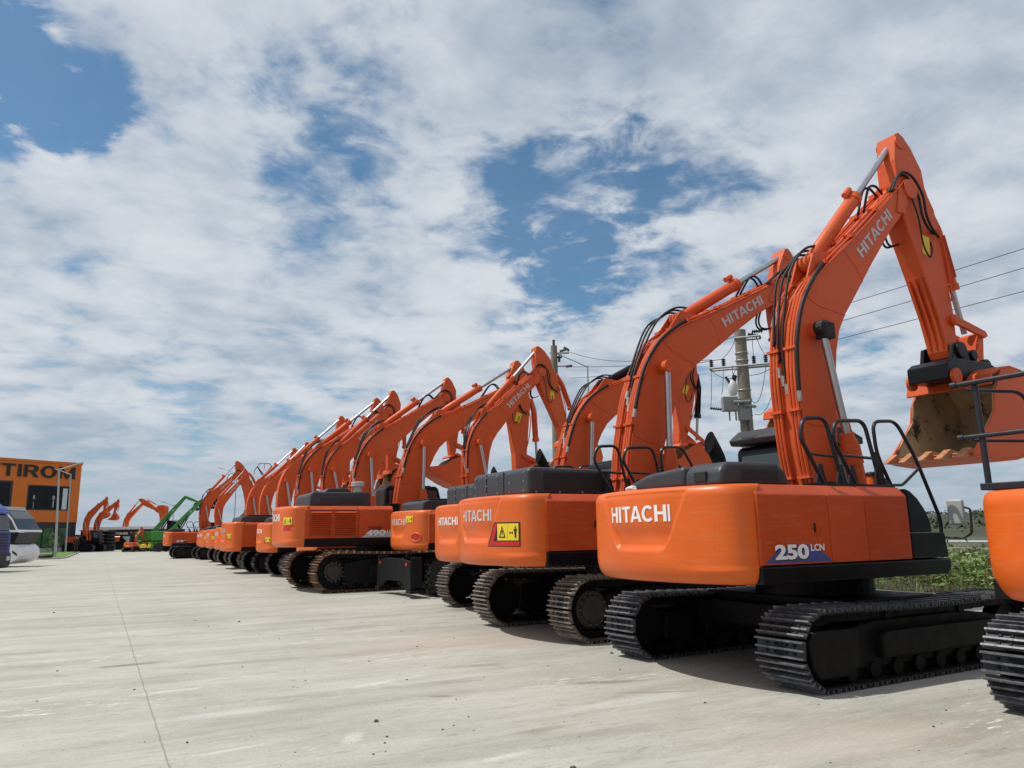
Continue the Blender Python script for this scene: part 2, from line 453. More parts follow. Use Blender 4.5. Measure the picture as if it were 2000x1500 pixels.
def track_mesh(su, shoe, edge, half_len=1.78, rad=0.44, width=0.6, near=True):
    key = (round(su, 3), shoe, width, near, half_len, rad)
    if key in _track_cache: return _track_cache[key]
    a, r = half_len * su, rad * su
    zc = r + 0.055 * su
    per = 4 * a + 2 * math.pi * r
    n = int(round(per / (0.19 * su)))
    mb = MB()
    def pos(d):
        d %= per
        if d < 2 * a:                                   # bottom, moving forward
            return Vector((-a + d, 0, zc - r)), Vector((1, 0, 0))
        d -= 2 * a
        if d < math.pi * r:
            t = d / r; return Vector((a + r * math.sin(t), 0, zc - r * math.cos(t))), Vector((math.cos(t), 0, math.sin(t)))
        d -= math.pi * r
        if d < 2 * a:
            sag = -0.035 * su * math.sin(math.pi * d / (2 * a)) ** 2
            return Vector((a - d, 0, zc + r + sag)), Vector((-1, 0, 0))
        d -= 2 * a
        t = d / r; return Vector((-a - r * math.sin(t), 0, zc + r * math.cos(t))), Vector((-math.cos(t), 0, -math.sin(t)))
    w2 = width * su / 2
    for i in range(n):
        p, t = pos(i * per / n)
        nrm = Vector((t.z, 0, -t.x))                   # outward
        m = Matrix(((t.x, 0, nrm.x, p.x), (0, 1, 0, 0), (t.z, 0, nrm.z, p.z), (0, 0, 0, 1)))
        pl = 0.088 * su
        mb.box(-pl, pl, -w2, w2, 0.0, 0.016 * su, 0, m)
        for q, h in ((-0.078, 0.044), (0.0, 0.034), (0.074, 0.040)):
            mb.box((q - 0.009) * su, (q + 0.009) * su, -w2, w2, 0.012 * su, (0.016 + h) * su, 1 if near or q < 0 else 0, m)
        if near:
            for by in (-0.17, -0.07, 0.07, 0.17):
                for bx in (-0.04, 0.035):
                    mb.box((bx - 0.012) * su, (bx + 0.012) * su, (by - 0.014) * su, (by + 0.014) * su, 0.015 * su, 0.030 * su, 2, m)
            mb.box(-0.06 * su, 0.06 * su, -0.045 * su, 0.045 * su, 0.010 * su, 0.0185 * su, 2, m)
        for sy in (-0.10, 0.10):                        # chain links inside
            mb.box(-0.09 * su, 0.09 * su, (sy - 0.03) * su, (sy + 0.03) * su, -0.10 * su, 0.0, 2, m)
    me = bpy.data.meshes.new('track'); me.from_pydata(mb.v, [], mb.f); me.update()
    for k in (M_[shoe], M_[edge], M_['frame']): me.materials.append(k)
    me.polygons.foreach_set('material_index', mb.m)
    _track_cache[key] = me
    return me

def counterweight(W, Rt, zb, zt, xf, recess=True, ns=90, nz=36, rt=0.12, rb=0.2):
    p_ = 15.0
    def rad(th):
        a = Rt; b = W / max(abs(math.sin(th)), 1e-4)
        return (a ** -p_ + b ** -p_) ** (-1 / p_)
    the = math.atan2(W, -xf)
    H = zt - zb
    def sm(x, a, b):
        t = max(0, min(1, (x - a) / (b - a))); return t * t * (3 - 2 * t)
    def disp(y, z):
        u = (z - zb) / H
        d = 0.0
        if recess:
            hw = 0.29 * W + (0.56 * W - 0.29 * W) * max(0, (u - 0.33) / 0.62) ** 0.8
            mk = sm(hw - abs(y), -0.02, 0.03) * sm(u, 0.31, 0.40) * (1 - sm(u, 0.93, 0.97))
            d += mk * (0.016 + 0.040 * (1 - sm(u, 0.46, 0.66)))
        lowside = sm(-y, 0.35 * W, 0.75 * W) if True else 0
        d -= 0.020 * (1 - sm(u, 0.13, 0.20)) * lowside
        return d
    def inset(z):
        ins = 0.0
        u = (z - (zt - rt)) / rt
        if u > 0: ins += 0.7 * rt * (1 - math.sqrt(max(0, 1 - min(u, 1) ** 2)))
        v = ((zb + rb) - z) / rb
        if v > 0: ins += 0.55 * rb * (1 - math.sqrt(max(0, 1 - min(v, 1) ** 2)))
        return ins
    def pt(th, z, out=0.0):
        r0 = rad(th); y0 = r0 * math.sin(th)
        r = r0 - inset(z) - disp(y0, z) + out
        return Vector((-r * math.cos(th), r * math.sin(th), z))
    # th > 0 is the left side (+y)
    ths = []
    for i in range(ns + 1):
        t = -1 + 2 * i / ns; ths.append(the * (t * 0.85 + 0.15 * t ** 3))
    zs = []
    for i in range(nz + 1):
        t = i / nz; zs.append(zb + H * (t - 0.06 * math.sin(2 * math.pi * t)))
    mb = MB(); vs = []; fs = []
    for z in zs:
        for th in ths: vs.append(pt(th, z))
    c = ns + 1
    for j in range(nz):
        for i in range(ns): fs.append((j * c + i, j * c + i + 1, (j + 1) * c + i + 1, (j + 1) * c + i))
    fs.append(tuple(range(c))); fs.append(tuple(nz * c + i for i in range(c))[::-1])
    fs.append(tuple(j * c for j in range(nz + 1)) + tuple(j * c + ns for j in range(nz, -1, -1)))
    mb.add(vs, fs)
    # arc length table, s=0 at th=0, s>0 towards the right side (-y)
    tab = [(0.0, 0.0)]; s_ = 0; prev = pt(0, zb + H * 0.5)
    for i in range(1, 400):
        th = -the * i / 399; q = pt(th, zb + H * 0.5); s_ += (q - prev).length; prev = q; tab.append((s_, th))
    def theta(sv):
        neg = sv < 0; sv = abs(sv)
        for i in range(1, len(tab)):
            if tab[i][0] >= sv:
                a, b = tab[i - 1], tab[i]; f = (sv - a[0]) / max(b[0] - a[0], 1e-9); t = a[1] + f * (b[1] - a[1]); break
        else: t = tab[-1][1]
        return -t if neg else t
    def surf(sv, z, out=0.006): return pt(theta(sv), z, out)
    return mb, surf

def decal_poly(surf, pts, n=8, out=0.006):
    """quad pts (s,z)*4 in order bl, br, tr, tl laid on the counterweight surface"""
    vs = []; fs = []
    for i in range(n + 1):
        t = i / n
        for (a, b) in ((pts[0], pts[1]), (pts[3], pts[2])):
            vs.append(surf(a[0] + (b[0] - a[0]) * t, a[1] + (b[1] - a[1]) * t, out))
    for i in range(n): fs.append((2 * i, 2 * i + 2, 2 * i + 3, 2 * i + 1))
    return vs, fs

def smooth_path(pts, n=5):
    pts = [Vector(p) for p in pts]; out = []
    P = [pts[0]] + pts + [pts[-1]]
    for i in range(1, len(P) - 2):
        p0, p1, p2, p3 = P[i - 1:i + 3]
        for k in range(n):
            t = k / n
            out.append(0.5 * ((2 * p1) + (-p0 + p2) * t + (2 * p0 - 5 * p1 + 4 * p2 - p3) * t * t + (-p0 + 3 * p1 - 3 * p2 + p3) * t ** 3))
    out.append(pts[-1]); return out

def bent(pts, r=0.1, n=5):
    """polyline with rounded corners"""
    pts = [Vector(p) for p in pts]; out = [pts[0]]
    for i in range(1, len(pts) - 1):
        a, b, c = pts[i - 1:i + 2]
        ra = min(r, (a - b).length * 0.45, (c - b).length * 0.45)
        p = b + (a - b).normalized() * ra; q = b + (c - b).normalized() * ra
        for k in range(n + 1):
            t = k / n; out.append((1 - t) ** 2 * p + 2 * t * (1 - t) * b + t * t * q)
    out.append(pts[-1]); return out

def warning_sign(surf, parent, s0, z0, w_, h_, style='plain'):
    """yellow safety sign on the counterweight; style 'frame' has the red and black surround"""
    if style == 'frame':
        m = MB()
        o = 0.30 * w_
        vs, fs = decal_poly(surf, [(s0 - 0.62 * w_, z0 - 0.36 * h_), (s0 + w_ * 1.06, z0 - 0.36 * h_), (s0 + w_ * 1.06, z0 + h_ * 1.08), (s0 - 0.20 * w_, z0 + h_ * 1.08)], 10, 0.005); m.add(vs, fs, 0)
        vs, fs = decal_poly(surf, [(s0 - 0.58 * w_, z0 - 0.32 * h_), (s0 + w_ * 1.03, z0 - 0.32 * h_), (s0 + w_ * 1.03, z0 - 0.06 * h_), (s0 - 0.46 * w_, z0 - 0.06 * h_)], 10, 0.008); m.add(vs, fs, 1)
        vs, fs = decal_poly(surf, [(s0 - 0.46 * w_, z0 - 0.06 * h_), (s0 - 0.20 * w_, z0 - 0.06 * h_), (s0 + 0.0 * w_, z0 + 1.02 * h_), (s0 - 0.16 * w_, z0 + 1.02 * h_)], 4, 0.008); m.add(vs, fs, 1)
        m.build('reflector_frame', [M_['mark'], M_['red']], parent, fix=False)
    elif style == 'red_below':
        m = MB()
        vs, fs = decal_poly(surf, [(s0 - 0.05 * w_, z0 - 0.8 * h_), (s0 + w_ * 0.9, z0 - 0.8 * h_), (s0 + w_ * 1.2, z0 - 0.12 * h_), (s0 + 0.12 * w_, z0 - 0.12 * h_)], 8, 0.006); m.add(vs, fs)
        m.build('reflector', M_['red'], parent, fix=False)
    elif style == 'line':
        m = MB()
        vs, fs = decal_poly(surf, [(s0 - 0.45 * w_, z0 - 0.26 * h_), (s0 + w_, z0 - 0.26 * h_), (s0 + w_, z0 - 0.14 * h_), (s0 - 0.38 * w_, z0 - 0.14 * h_)], 8, 0.006); m.add(vs, fs, 1)
        vs, fs = decal_poly(surf, [(s0 - 0.30 * w_, z0), (s0 - 0.02 * w_, z0), (s0 - 0.02 * w_, z0 + 0.9 * h_), (s0 - 0.06 * w_, z0 + 0.9 * h_)], 3, 0.006); m.add(vs, fs, 0)
        m.build('reflector', [M_['mark'], M_['red']], parent, fix=False)
    m = MB()
    vs, fs = decal_poly(surf, [(s0, z0), (s0 + w_, z0), (s0 + w_, z0 + h_), (s0, z0 + h_)], 8, 0.011)
    m.add(vs, fs, 0)
    def q(pts, mi=1, out=0.014):
        v, f = decal_poly(surf, [(s0 + a * w_, z0 + b * h_) for a, b in pts], 2, out); m.add(v, f, mi)
    # triangle outline
    q([(0.08, 0.16), (0.42, 0.16), (0.39, 0.23), (0.11, 0.23)])
    q([(0.08, 0.16), (0.13, 0.16), (0.27, 0.84), (0.24, 0.84)])
    q([(0.37, 0.16), (0.42, 0.16), (0.26, 0.84), (0.23, 0.84)])
    q([(0.235, 0.32), (0.265, 0.32), (0.28, 0.6), (0.22, 0.6)])
    # double arrow and standing figure
    q([(0.60, 0.42), (0.76, 0.42), (0.76, 0.48), (0.60, 0.48)])
    q([(0.60, 0.37), (0.62, 0.37), (0.62, 0.53), (0.60, 0.53)])
    q([(0.74, 0.37), (0.76, 0.37), (0.76, 0.53), (0.74, 0.53)])
    q([(0.84, 0.15), (0.90, 0.15), (0.92, 0.68), (0.82, 0.68)])
    q([(0.845, 0.70), (0.895, 0.70), (0.89, 0.84), (0.85, 0.84)])
    q([(0.79, 0.58), (0.95, 0.58), (0.95, 0.64), (0.79, 0.64)])
    q([(0.505, 0.1), (0.512, 0.1), (0.512, 0.9), (0.505, 0.9)])
    m.build('warning_sign', [M_['yellow'], M_['mark']], parent, fix=False)

def excavator(label, x, y, th, up_th=None, su=1.0, W=1.33, Rt=2.82, zb=1.04, zt=2.06, skirt=0.19, foot=FOOT, tip=TIP, end=END, lod=0,
              hood='round', shoes=('shoe_black', 'shoe_edge'), hub='box', boom_text=True, sign=None, rails=True, wheels=False,
              rad=0.42, rb=0.2, bucket_rot=0.0, coupler=False, ribs=False, recess=True, name_h=0.18, sign_at=(1.05, 0.45, 0.46, 0.24), model=None, gauge=1.29,
              arm_cyl='boom', buck_cyl='boom', boom=True, louvres=False, cab_z=None, white_text=True, front=True, group='orange excavators parked in a row'):
    up_th = th if up_th is None else up_th
    root = empty('excavator' if not wheels else 'wheeled_excavator', (x, y, 0.004), R(90 - th))
    tag(root, label, 'excavator', group)
    dz = R(th - up_th)
    def U(o): o.rotation_euler = (0, 0, dz); return o
    k = Rt / 2.82
    near = lod == 0
    kz = rad / 0.44
    # ---------------- undercarriage
    if not wheels:
        for sy in (1, -1):
            t = put('track', track_mesh(su, shoes[0], shoes[1], rad=rad, near=near), root); t.location = (0, sy * gauge * su, 0)
            mb = MB()
            prof = [(-1.55,0.30),(-1.30,0.20),(1.35,0.20),(1.6,0.34),(1.62,0.62),(1.2,0.74),(0.5,0.80),(-0.9,0.80),(-1.5,0.70)]
            mb.prism([(a * su, b * su * kz) for a, b in prof], (sy * gauge - 0.17) * su, (sy * gauge + 0.17) * su)
            mb.prism([(-0.9*su,0.32*su*kz),(1.3*su,0.32*su*kz),(1.3*su,0.60*su*kz),(1.22*su,0.66*su*kz),(-0.82*su,0.66*su*kz),(-0.9*su,0.60*su*kz)], (sy * gauge - 0.27) * su, (sy * gauge + 0.27) * su)
            fr = mb.build('track_frame', M_['frame'], root, bevel=0.02)
            if lod < 2:
                rr = MB()
                for i in range(8):
                    cx = (-1.35 + i * 0.38) * su
                    rr.cyl((cx, (sy * gauge - 0.2) * su, 0.175 * su * kz), (cx, (sy * gauge + 0.2) * su, 0.175 * su * kz), 0.085 * su, 12)
                for cx in (-0.6, 0.75):
                    rr.cyl((cx * su, (sy * gauge - 0.15) * su, 0.83 * su * kz), (cx * su, (sy * gauge + 0.15) * su, 0.83 * su * kz), 0.06 * su, 12)
                rr.each('roller', M_['frame'], fr, smooth=True, auto=40)
            zc = (rad + 0.055) * su
            dr = MB()
            for cx, rad_ in ((-1.78, rad - 0.105), (1.78, rad - 0.10)):
                dr.cyl((cx * su, (sy * gauge - 0.09) * su, zc), (cx * su, (sy * gauge + 0.09) * su, zc), rad_ * su, 24)
            dr.each('sprocket', M_['frame'], fr, smooth=True, auto=40)
            if hub == 'round':
                dr = MB(); dr.lathe([(0, 0.27), (0.17, 0.27), (0.19, 0.25), (0.19, 0.20), (0.22, 0.19), (0.22, 0.0)], (-1.78 * su, sy * (gauge + 0.02) * su, zc), (0, sy, 0), 24)
                dr.build('drive_hub', M_['hubm'], fr, smooth=True, auto=40)
            if hub == 'round' and lod < 2:
                bo = MB()
                for i in range(14):
                    a = i * math.tau / 14; r_ = 0.225
                    cx, cz = (-1.78 + r_ * math.cos(a)) * su, zc + r_ * math.sin(a) * su
                    bo.cyl((cx, sy * (gauge + 0.20) * su, cz), (cx, sy * (gauge + 0.235) * su, cz), 0.016 * su, 6)
                bo.each('hub_bolt', M_['shoe_brown'], fr)
            if hub == 'box':
                hb = MB()
                hb.prism([((-1.98)*su, 0.30*su*kz), (-1.90*su, 0.16*su*kz), (-1.42*su, 0.16*su*kz), (-1.28*su, 0.30*su*kz), (-1.28*su, 0.74*su*kz), (-1.95*su, 0.76*su*kz), (-2.03*su, 0.62*su*kz)],
                         min(sy * (gauge + 0.06), sy * (gauge + 0.272)) * su, max(sy * (gauge + 0.06), sy * (gauge + 0.272)) * su)
                hb.build('final_drive_cover', M_['frame'], fr, bevel=0.035 * su, seg=3)
        mb = MB()
        mb.box(-0.75 * su, 0.75 * su, -1.15 * su, 1.15 * su, 0.52 * su, 0.80 * su)
        mb.box(-0.95 * su, -0.45 * su, -1.25 * su, 1.25 * su, 0.42 * su, 0.70 * su)
        mb.box(0.45 * su, 0.95 * su, -1.25 * su, 1.25 * su, 0.42 * su, 0.70 * su)
        mb.cyl((0, 0, 0.75 * su), (0, 0, zb + 0.02), 0.72 * su, 36)
        mb.build('car_body', M_['frame'], root, bevel=0.02)
    else:
        ch = MB()
        ch.box(-1.9, 1.9, -0.42, 0.42, 0.62, 1.02); ch.cyl((0, 0, 0.9), (0, 0, zb + 0.02), 0.6, 30)
        for ax in (-1.35, 1.35): ch.cyl((ax, -0.95, 0.52), (ax, 0.95, 0.52), 0.16, 14)
        ch.build('chassis', M_['frame'], root, bevel=0.02)
        for ax in (-1.35, 1.35):
            for sy in (1, -1):
                for off in (0.72, 1.08):
                    ty = MB()
                    r_ = 0.52
                    ty.lathe([(-0.13, 0.27), (-0.14, 0.42), (-0.12, 0.49), (-0.06, r_), (0.06, r_), (0.12, 0.49), (0.14, 0.42), (0.13, 0.27)], (ax, sy * off, 0.52), (0, 1, 0), 30)
                    for i in range(22):
                        a = i * math.tau / 22
                        m = Matrix.Translation((ax, sy * off, 0.52)) @ Matrix.Rotation(a, 4, 'Y')
                        ty.box(-0.035, 0.035, -0.14, 0.0, r_ - 0.03, r_ + 0.02, 0, m)
                        m2 = Matrix.Translation((ax, sy * off, 0.52)) @ Matrix.Rotation(a + 0.14, 4, 'Y')
                        ty.box(-0.035, 0.035, 0.0, 0.14, r_ - 0.03, r_ + 0.02, 0, m2)
                    wh = ty.build('wheel', M_['rubber'], root, smooth=True, auto=30)
                    ri = MB(); ri.lathe([(-0.11, 0.27), (-0.11, 0.22), (-0.04, 0.16), (0.04, 0.16), (0.11, 0.22), (0.11, 0.27)], (ax, sy * off, 0.52), (0, 1, 0), 24)
                    ri.build('rim', M_['frame'], wh, smooth=True, auto=30)
        st = MB()
        st.prism([(-1.22, 0.92), (-0.5, 0.98), (0.5, 0.98), (1.22, 0.92), (1.30, 0.22), (1.05, 0.16), (0.55, 0.40), (-0.55, 0.40), (-1.05, 0.16), (-1.30, 0.22)], -2.42, -2.34, axis='x')
        for sy in (1, -1):
            st.box(-2.34, -1.85, sy * 0.75 - 0.04, sy * 0.75 + 0.04, 0.35, 0.85)
            st.box(-2.40, -2.1, sy * 1.24 - 0.03, sy * 1.24 + 0.03, 0.25, 1.02)
            st.box(-2.45, -2.05, sy * 1.18 - 0.16, sy * 1.18 + 0.16, 0.12, 0.20)
        so = st.build('stabilizer_blade', M_['frame'], root, bevel=0.02)
        for sy in (1, -1):
            rl = MB(); rl.box(-2.435, -2.42, sy * 1.0 - 0.06, sy * 1.0 + 0.06, 0.80, 0.88); rl.build('reflector', M_['red'], so)
    # ---------------- upper structure
    xf = -2.30 * k
    mb = MB()
    fr_x = 0.86 * k if front else 0.3
    zs = zb + skirt
    mb.prism([(xf + 0.02, -W + 0.14), (fr_x - 0.05, -W + 0.06), (fr_x - 0.05, -0.45), (0.95 * k, -0.45), (0.95 * k, 0.30), (1.9 * k, 0.30), (1.9 * k, W - 0.06), (xf + 0.02, W - 0.14)], zb + 0.01, zs - 0.01, axis='z')
    mb.box(xf, 0.5 * k, -0.42, 0.40, zs - 0.02, zt - 0.35)
    mb.box(0.05, 0.42, -0.36, -0.26, zs - 0.1, zt + 0.12)
    mb.box(0.05, 0.42, 0.26, 0.36, zs - 0.1, zt + 0.12)
    U(mb.build('revolving_frame', M_['frame'], root, bevel=0.015))
    mb, surf = counterweight(W, Rt, zb, zt, xf, recess, rb=rb, ns=(200, 80, 40)[lod], nz=(84, 40, 22)[lod])
    cw = U(mb.build('counterweight', M_['body'], root, smooth=True, auto=38))
    if name_h:
        tl = 1.09 * (name_h / 0.18)
        lettering('lettering', 'HITACHI', lambda a, b: surf(a - tl / 2 - 0.0, zb + (zt - zb) * 0.64 + b, 0.006), name_h, tl, M_['white'] if white_text else M_['decal_grey'], cw, bold=0.018)
    if sign:
        warning_sign(surf, cw, sign_at[0], zb + sign_at[1] * (zt - zb), sign_at[2], sign_at[3], sign)
    # skirts
    for sy in (-1, 1):
        mb = MB()
        xe = fr_x if sy < 0 else 1.9 * k
        mb.prism([(xf + 0.004, zb), (xe - 0.08, zb), (xe - 0.015, zb + 0.05), (xe, zb + skirt * 0.6), (xe - 0.01, zs - 0.012), (xf + 0.004, zs - 0.012)],
                 min(sy * W * 1.0, sy * (W - 0.16)), max(sy * W * 1.0, sy * (W - 0.16)))
        U(mb.build('side_skirt', M_['black'], root, bevel=0.02))
    # side doors: right side, then one long left panel
    de = 0.14 * k if not louvres else -0.15
    zt2 = zt
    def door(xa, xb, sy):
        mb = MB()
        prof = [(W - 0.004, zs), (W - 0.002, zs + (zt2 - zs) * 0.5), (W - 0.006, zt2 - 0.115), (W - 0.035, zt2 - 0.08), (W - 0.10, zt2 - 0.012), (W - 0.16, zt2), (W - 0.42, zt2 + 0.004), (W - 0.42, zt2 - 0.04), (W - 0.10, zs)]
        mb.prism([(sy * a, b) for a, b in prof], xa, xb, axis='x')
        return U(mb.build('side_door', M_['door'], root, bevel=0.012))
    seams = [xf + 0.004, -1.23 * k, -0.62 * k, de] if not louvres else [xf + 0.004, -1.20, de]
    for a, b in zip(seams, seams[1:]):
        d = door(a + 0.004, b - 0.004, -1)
        if louvres and a < -1.5:
            lv = MB()
            for (xa, xb) in ((-2.64, -2.03), (-1.92, -1.29)):
                lv.box(xa, xb, -W - 0.006, -W + 0.01, zs + 0.10, zt2 - 0.13, 1)
                nl = 12
                for i in range(nl):
                    z0 = zs + 0.11 + i * (zt2 - zs - 0.27) / nl
                    lv.prism([(-W - 0.045, z0), (-W - 0.002, z0 + 0.05), (-W - 0.002, z0 + 0.062), (-W - 0.055, z0 + 0.012)], xa, xb, 0, axis='x')
                lv.box(xa - 0.05, xa, -W - 0.012, -W + 0.01, zs + 0.04, zt2 - 0.09); lv.box(xb, xb + 0.05, -W - 0.012, -W + 0.01, zs + 0.04, zt2 - 0.09)
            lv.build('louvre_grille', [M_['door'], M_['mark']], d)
        if a < -2 * k and not louvres and lod < 2:
            hd = MB(); hx = -1.44 * k; hz = zs + 0.37 * k
            hd.box(hx - 0.075, hx + 0.075, -W - 0.006, -W + 0.01, hz - 0.065, hz + 0.065, 0)
            hd.box(hx - 0.06, hx - 0.02, -W - 0.008, -W + 0.01, hz - 0.05, hz + 0.05, 1)
            hd.box(hx - 0.005, hx + 0.055, -W - 0.016, -W, hz - 0.04, hz + 0.04, 0)
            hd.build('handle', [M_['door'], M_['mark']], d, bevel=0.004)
        if model and a < -2 and not louvres: mdoor = d
        if model and louvres and a > -1.5: mdoor = d
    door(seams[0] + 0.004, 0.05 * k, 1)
    if model:
        big, small, px, pz, colm = model
        yy = -W - 0.006
        bd = MB()
        bw = 0.74 * k
        bd.prism([(px - 0.14, pz - 0.03), (px + bw + 0.12, pz - 0.03), (px + bw - 0.05, pz + 0.08), (px + bw * 0.62, pz + 0.155), (px + 0.10, pz + 0.12)], yy + 0.004, yy + 0.002)
        bd.build('decal_backing', M_[colm], mdoor)
        lettering('lettering', big, lambda a, b: Vector((px + a + 0.010, yy, pz + b - 0.012)), 0.155 * k, 0.50 * k, M_['mark'], mdoor, bold=0.05)
        lettering('lettering', big, lambda a, b: Vector((px + a, yy - 0.003, pz + b)), 0.155 * k, 0.50 * k, M_['white'] if colm != 'mark' else M_['white'], mdoor, bold=0.045)
        lettering('lettering', small, lambda a, b: Vector((px + 0.53 * k + a, yy - 0.003, pz + 0.08 * k + b)), 0.072 * k, 0.21 * k, M_['white'], mdoor, bold=0.03)
        if louvres:
            lettering('lettering', 'ZAXIS', lambda a, b: Vector((px + 0.05 + a, yy - 0.003, pz + 0.20 + b)), 0.085, 0.42, M_['mark'], mdoor, bold=0.03)
    # black front quarter and step box on the right side
    if front:
        mb = MB()
        zz = zs + (zt - zs) * 0.36
        arc = [(de + 0.006, zt - 0.02), (de + 0.10, zt - 0.05), (de + 0.22, zt - 0.13), (de + 0.33, zt - 0.25), (de + 0.40, zt - 0.37), (de + 0.44, zz), (de + 0.006, zz)]
        mb.prism(arc, -W + 0.012, -W + 0.62)
        U(mb.build('front_cowl', M_['black'], root, bevel=0.025, seg=3))
        mb = MB(); mb.prism([(de + 0.006, zs), (fr_x - 0.02, zs), (fr_x - 0.055, zz - 0.006), (de + 0.006, zz - 0.006)], -W + 0.008, -W + 0.72)
        U(mb.build('tool_box', M_['black'], root, bevel=0.02))
    # deck plates over the engine bay
    mb = MB(); mb.box(xf - 0.1, de - 0.05, -W + 0.40, W - 0.40, zt - 0.10, zt - 0.008)
    U(mb.build('deck_plate', M_['hood'], root))
    # ---------------- hood
    if hood == 'round':
        mb = MB()
        mb.prism([(-2.52*k, zt - 0.01), (-2.50*k, zt + 0.16), (-2.40*k, zt + 0.245), (-1.66*k, zt + 0.255), (-1.52*k, zt + 0.15), (-1.46*k, zt - 0.01)], -1.06 * k, -0.50 * k)
        hd = U(mb.build('engine_hood', M_['hood'], root, bevel=0.05, seg=4, smooth=True, auto=30))
        g = MB(); g.box(-2.22*k, -1.66*k, -1.064*k, -1.05*k, zt + 0.05, zt + 0.17); g.box(-2.535*k, -2.5*k, -0.86*k, -0.68*k, zt + 0.04, zt + 0.15)
        g.each('hood_vent', M_['mark'], hd, bevel=0.01)
        mb = MB()
        mb.prism([(-0.49*k, zt - 0.01), (-0.49*k, zt + 0.235), (0.15*k, zt + 0.19), (0.48*k, zt + 0.10), (0.60*k, zt - 0.01)], -2.50*k, -1.3*k, axis='x')
        U(mb.build('engine_hood', M_['hood'], root, bevel=0.06, seg=4, smooth=True, auto=30))
    elif hood == 'box':
        mb = MB(); h_ = 0.42
        mb.prism([(-2.42*k, zt - 0.01), (-2.42*k, zt + h_ - 0.05), (-2.34*k, zt + h_), (-0.95*k, zt + h_ - 0.02), (-0.95*k, zt - 0.01)], -1.02*k, 0.86*k)
        hd = U(mb.build('engine_hood', M_['hood'], root, bevel=0.05))
        g = MB(); g.box(-2.15*k, -1.05*k, -1.03*k, -1.0*k, zt + 0.07, zt + h_ - 0.09); g.build('side_grille', M_['mark'], hd)
        g = MB()
        for yy in (-0.9, -0.45, -0.05, 0.35, 0.75):
            for zz in (0.06, 0.2, 0.34): g.cyl((-2.43*k, yy*k, zt + zz), (-2.405*k, yy*k, zt + zz), 0.018, 8)
        for i in range(4): g.cyl((-2.3*k + i*0.42, -1.025*k, zt + 0.035), (-2.3*k + i*0.42, -1.045*k, zt + 0.035), 0.018, 8)
        g.each('bolt_head', M_['steel'], hd)
        g = MB()
        for yy in (-0.25, 0.35): g.box(-2.428*k, -2.41*k, yy*k - 0.004, yy*k + 0.004, zt + 0.02, zt + h_ - 0.03)
        g.each('panel_seam', M_['mark'], hd)
    elif hood == 'flat':
        mb = MB(); mb.prism([(-2.35*k, zt - 0.01), (-2.30*k, zt + 0.22), (-2.05*k, zt + 0.29), (-0.95*k, zt + 0.29), (-0.9*k, zt - 0.01)], -1.05*k, 0.9*k)
        U(mb.build('engine_hood', M_['hood'], root, bevel=0.04))
        mb = MB(); mb.box(-2.1*k, -0.95*k, -1.06*k, 0.7*k, zt + 0.292, zt + 0.31)
        U(mb.build('hood_lid', M_['rail'], root, bevel=0.01))
    elif hood == 'big':
        mb = MB(); mb.prism([(-2.62, zt), (-2.60, zt + 0.34), (-2.52, zt + 0.42), (-0.80, zt + 0.42), (-0.76, zt)], -1.20, 1.0)
        hd = U(mb.build('engine_hood', M_['hood'], root, bevel=0.04))
        g = MB()
        for r0 in range(4):
            for i in range(26): g.box(-2.3 + i * 0.05, -2.27 + i * 0.05, -1.206, -1.19, zt + 0.06 + r0 * 0.05, zt + 0.09 + r0 * 0.05)
        g.build('vent_slots', M_['mark'], hd)
        mb = MB(); mb.prism([(-2.15, zt + 0.42), (-2.02, zt + 0.54), (-1.45, zt + 0.54), (-1.30, zt + 0.42)], -1.0, 0.4)
        U(mb.build('hood_cap', M_['hood'], root, bevel=0.02))
        mb = MB(); mb.lathe([(0, 0.13), (0.16, 0.13), (0.18, 0.2), (0.30, 0.2), (0.32, 0.17), (0.32, 0.0)], (-1.14, -1.02, zt + 0.42), (0, 0, 1), 28)
        U(mb.build('air_pre_cleaner', M_['grey_box'], root, smooth=True, auto=40))
    # ---------------- exhaust
    if lod < 2 and hood in ('round', 'box'):
        mb = MB(); ex = (-1.70*k, -0.22*k) if hood == 'round' else (-1.45*k, 0.12*k)
        zt3 = zt + (0.24 if hood == 'round' else 0.4)
        r_ = 0.085
        z0 = zt3 - 0.06; x0_, y0_ = ex
        pth = [(x0_, y0_, z0), (x0_, y0_, z0 + 0.13), (x0_ - 0.02, y0_, z0 + 0.20), (x0_ - 0.07, y0_, z0 + 0.29), (x0_ - 0.14, y0_, z0 + 0.38)]
        outer = MB(); outer.tube(pth, [r_] * 5, 24, caps=False)
        inner = MB(); inner.tube([pth[4], pth[3], pth[2]], [r_ - 0.008] * 3, 24, caps=False)
        vo = [list(v) for v in outer.v]; vi = [list(v) for v in inner.v]
        def cut(v):                                     # oblique mouth: the rear lip is cut lower
            v[2] += (v[0] - pth[4][0]) * 1.15; v[0] += (v[2] - pth[4][2]) * -0.25
        for v in vo[-24:]: cut(v)
        for v in vi[:24]: cut(v)
        mb = MB(); mb.add(vo, outer.f); mb.add(vi, inner.f)
        n0 = len(vo)
        o_ = n0 - 24
        mb.f += [(o_ + i, o_ + (i + 1) % 24, n0 + (i + 1) % 24, n0 + i) for i in range(24)] if (Vector(vo[-24]) - Vector(vi[0])).length < 0.05 else []
        mb.f.append(tuple(n0 + 48 + i for i in range(24))); mb.m = [0] * len(mb.f)
        mb.add([(x0_ - 0.13, y0_ - 0.13, z0 + 0.04), (x0_ + 0.13, y0_ - 0.13, z0 + 0.04), (x0_ + 0.13, y0_ + 0.13, z0 + 0.04), (x0_ - 0.13, y0_ + 0.13, z0 + 0.04)], [(0, 1, 2, 3)])
        U(mb.build('exhaust_pipe', M_['frame'], root, smooth=True, auto=50, fix=False))
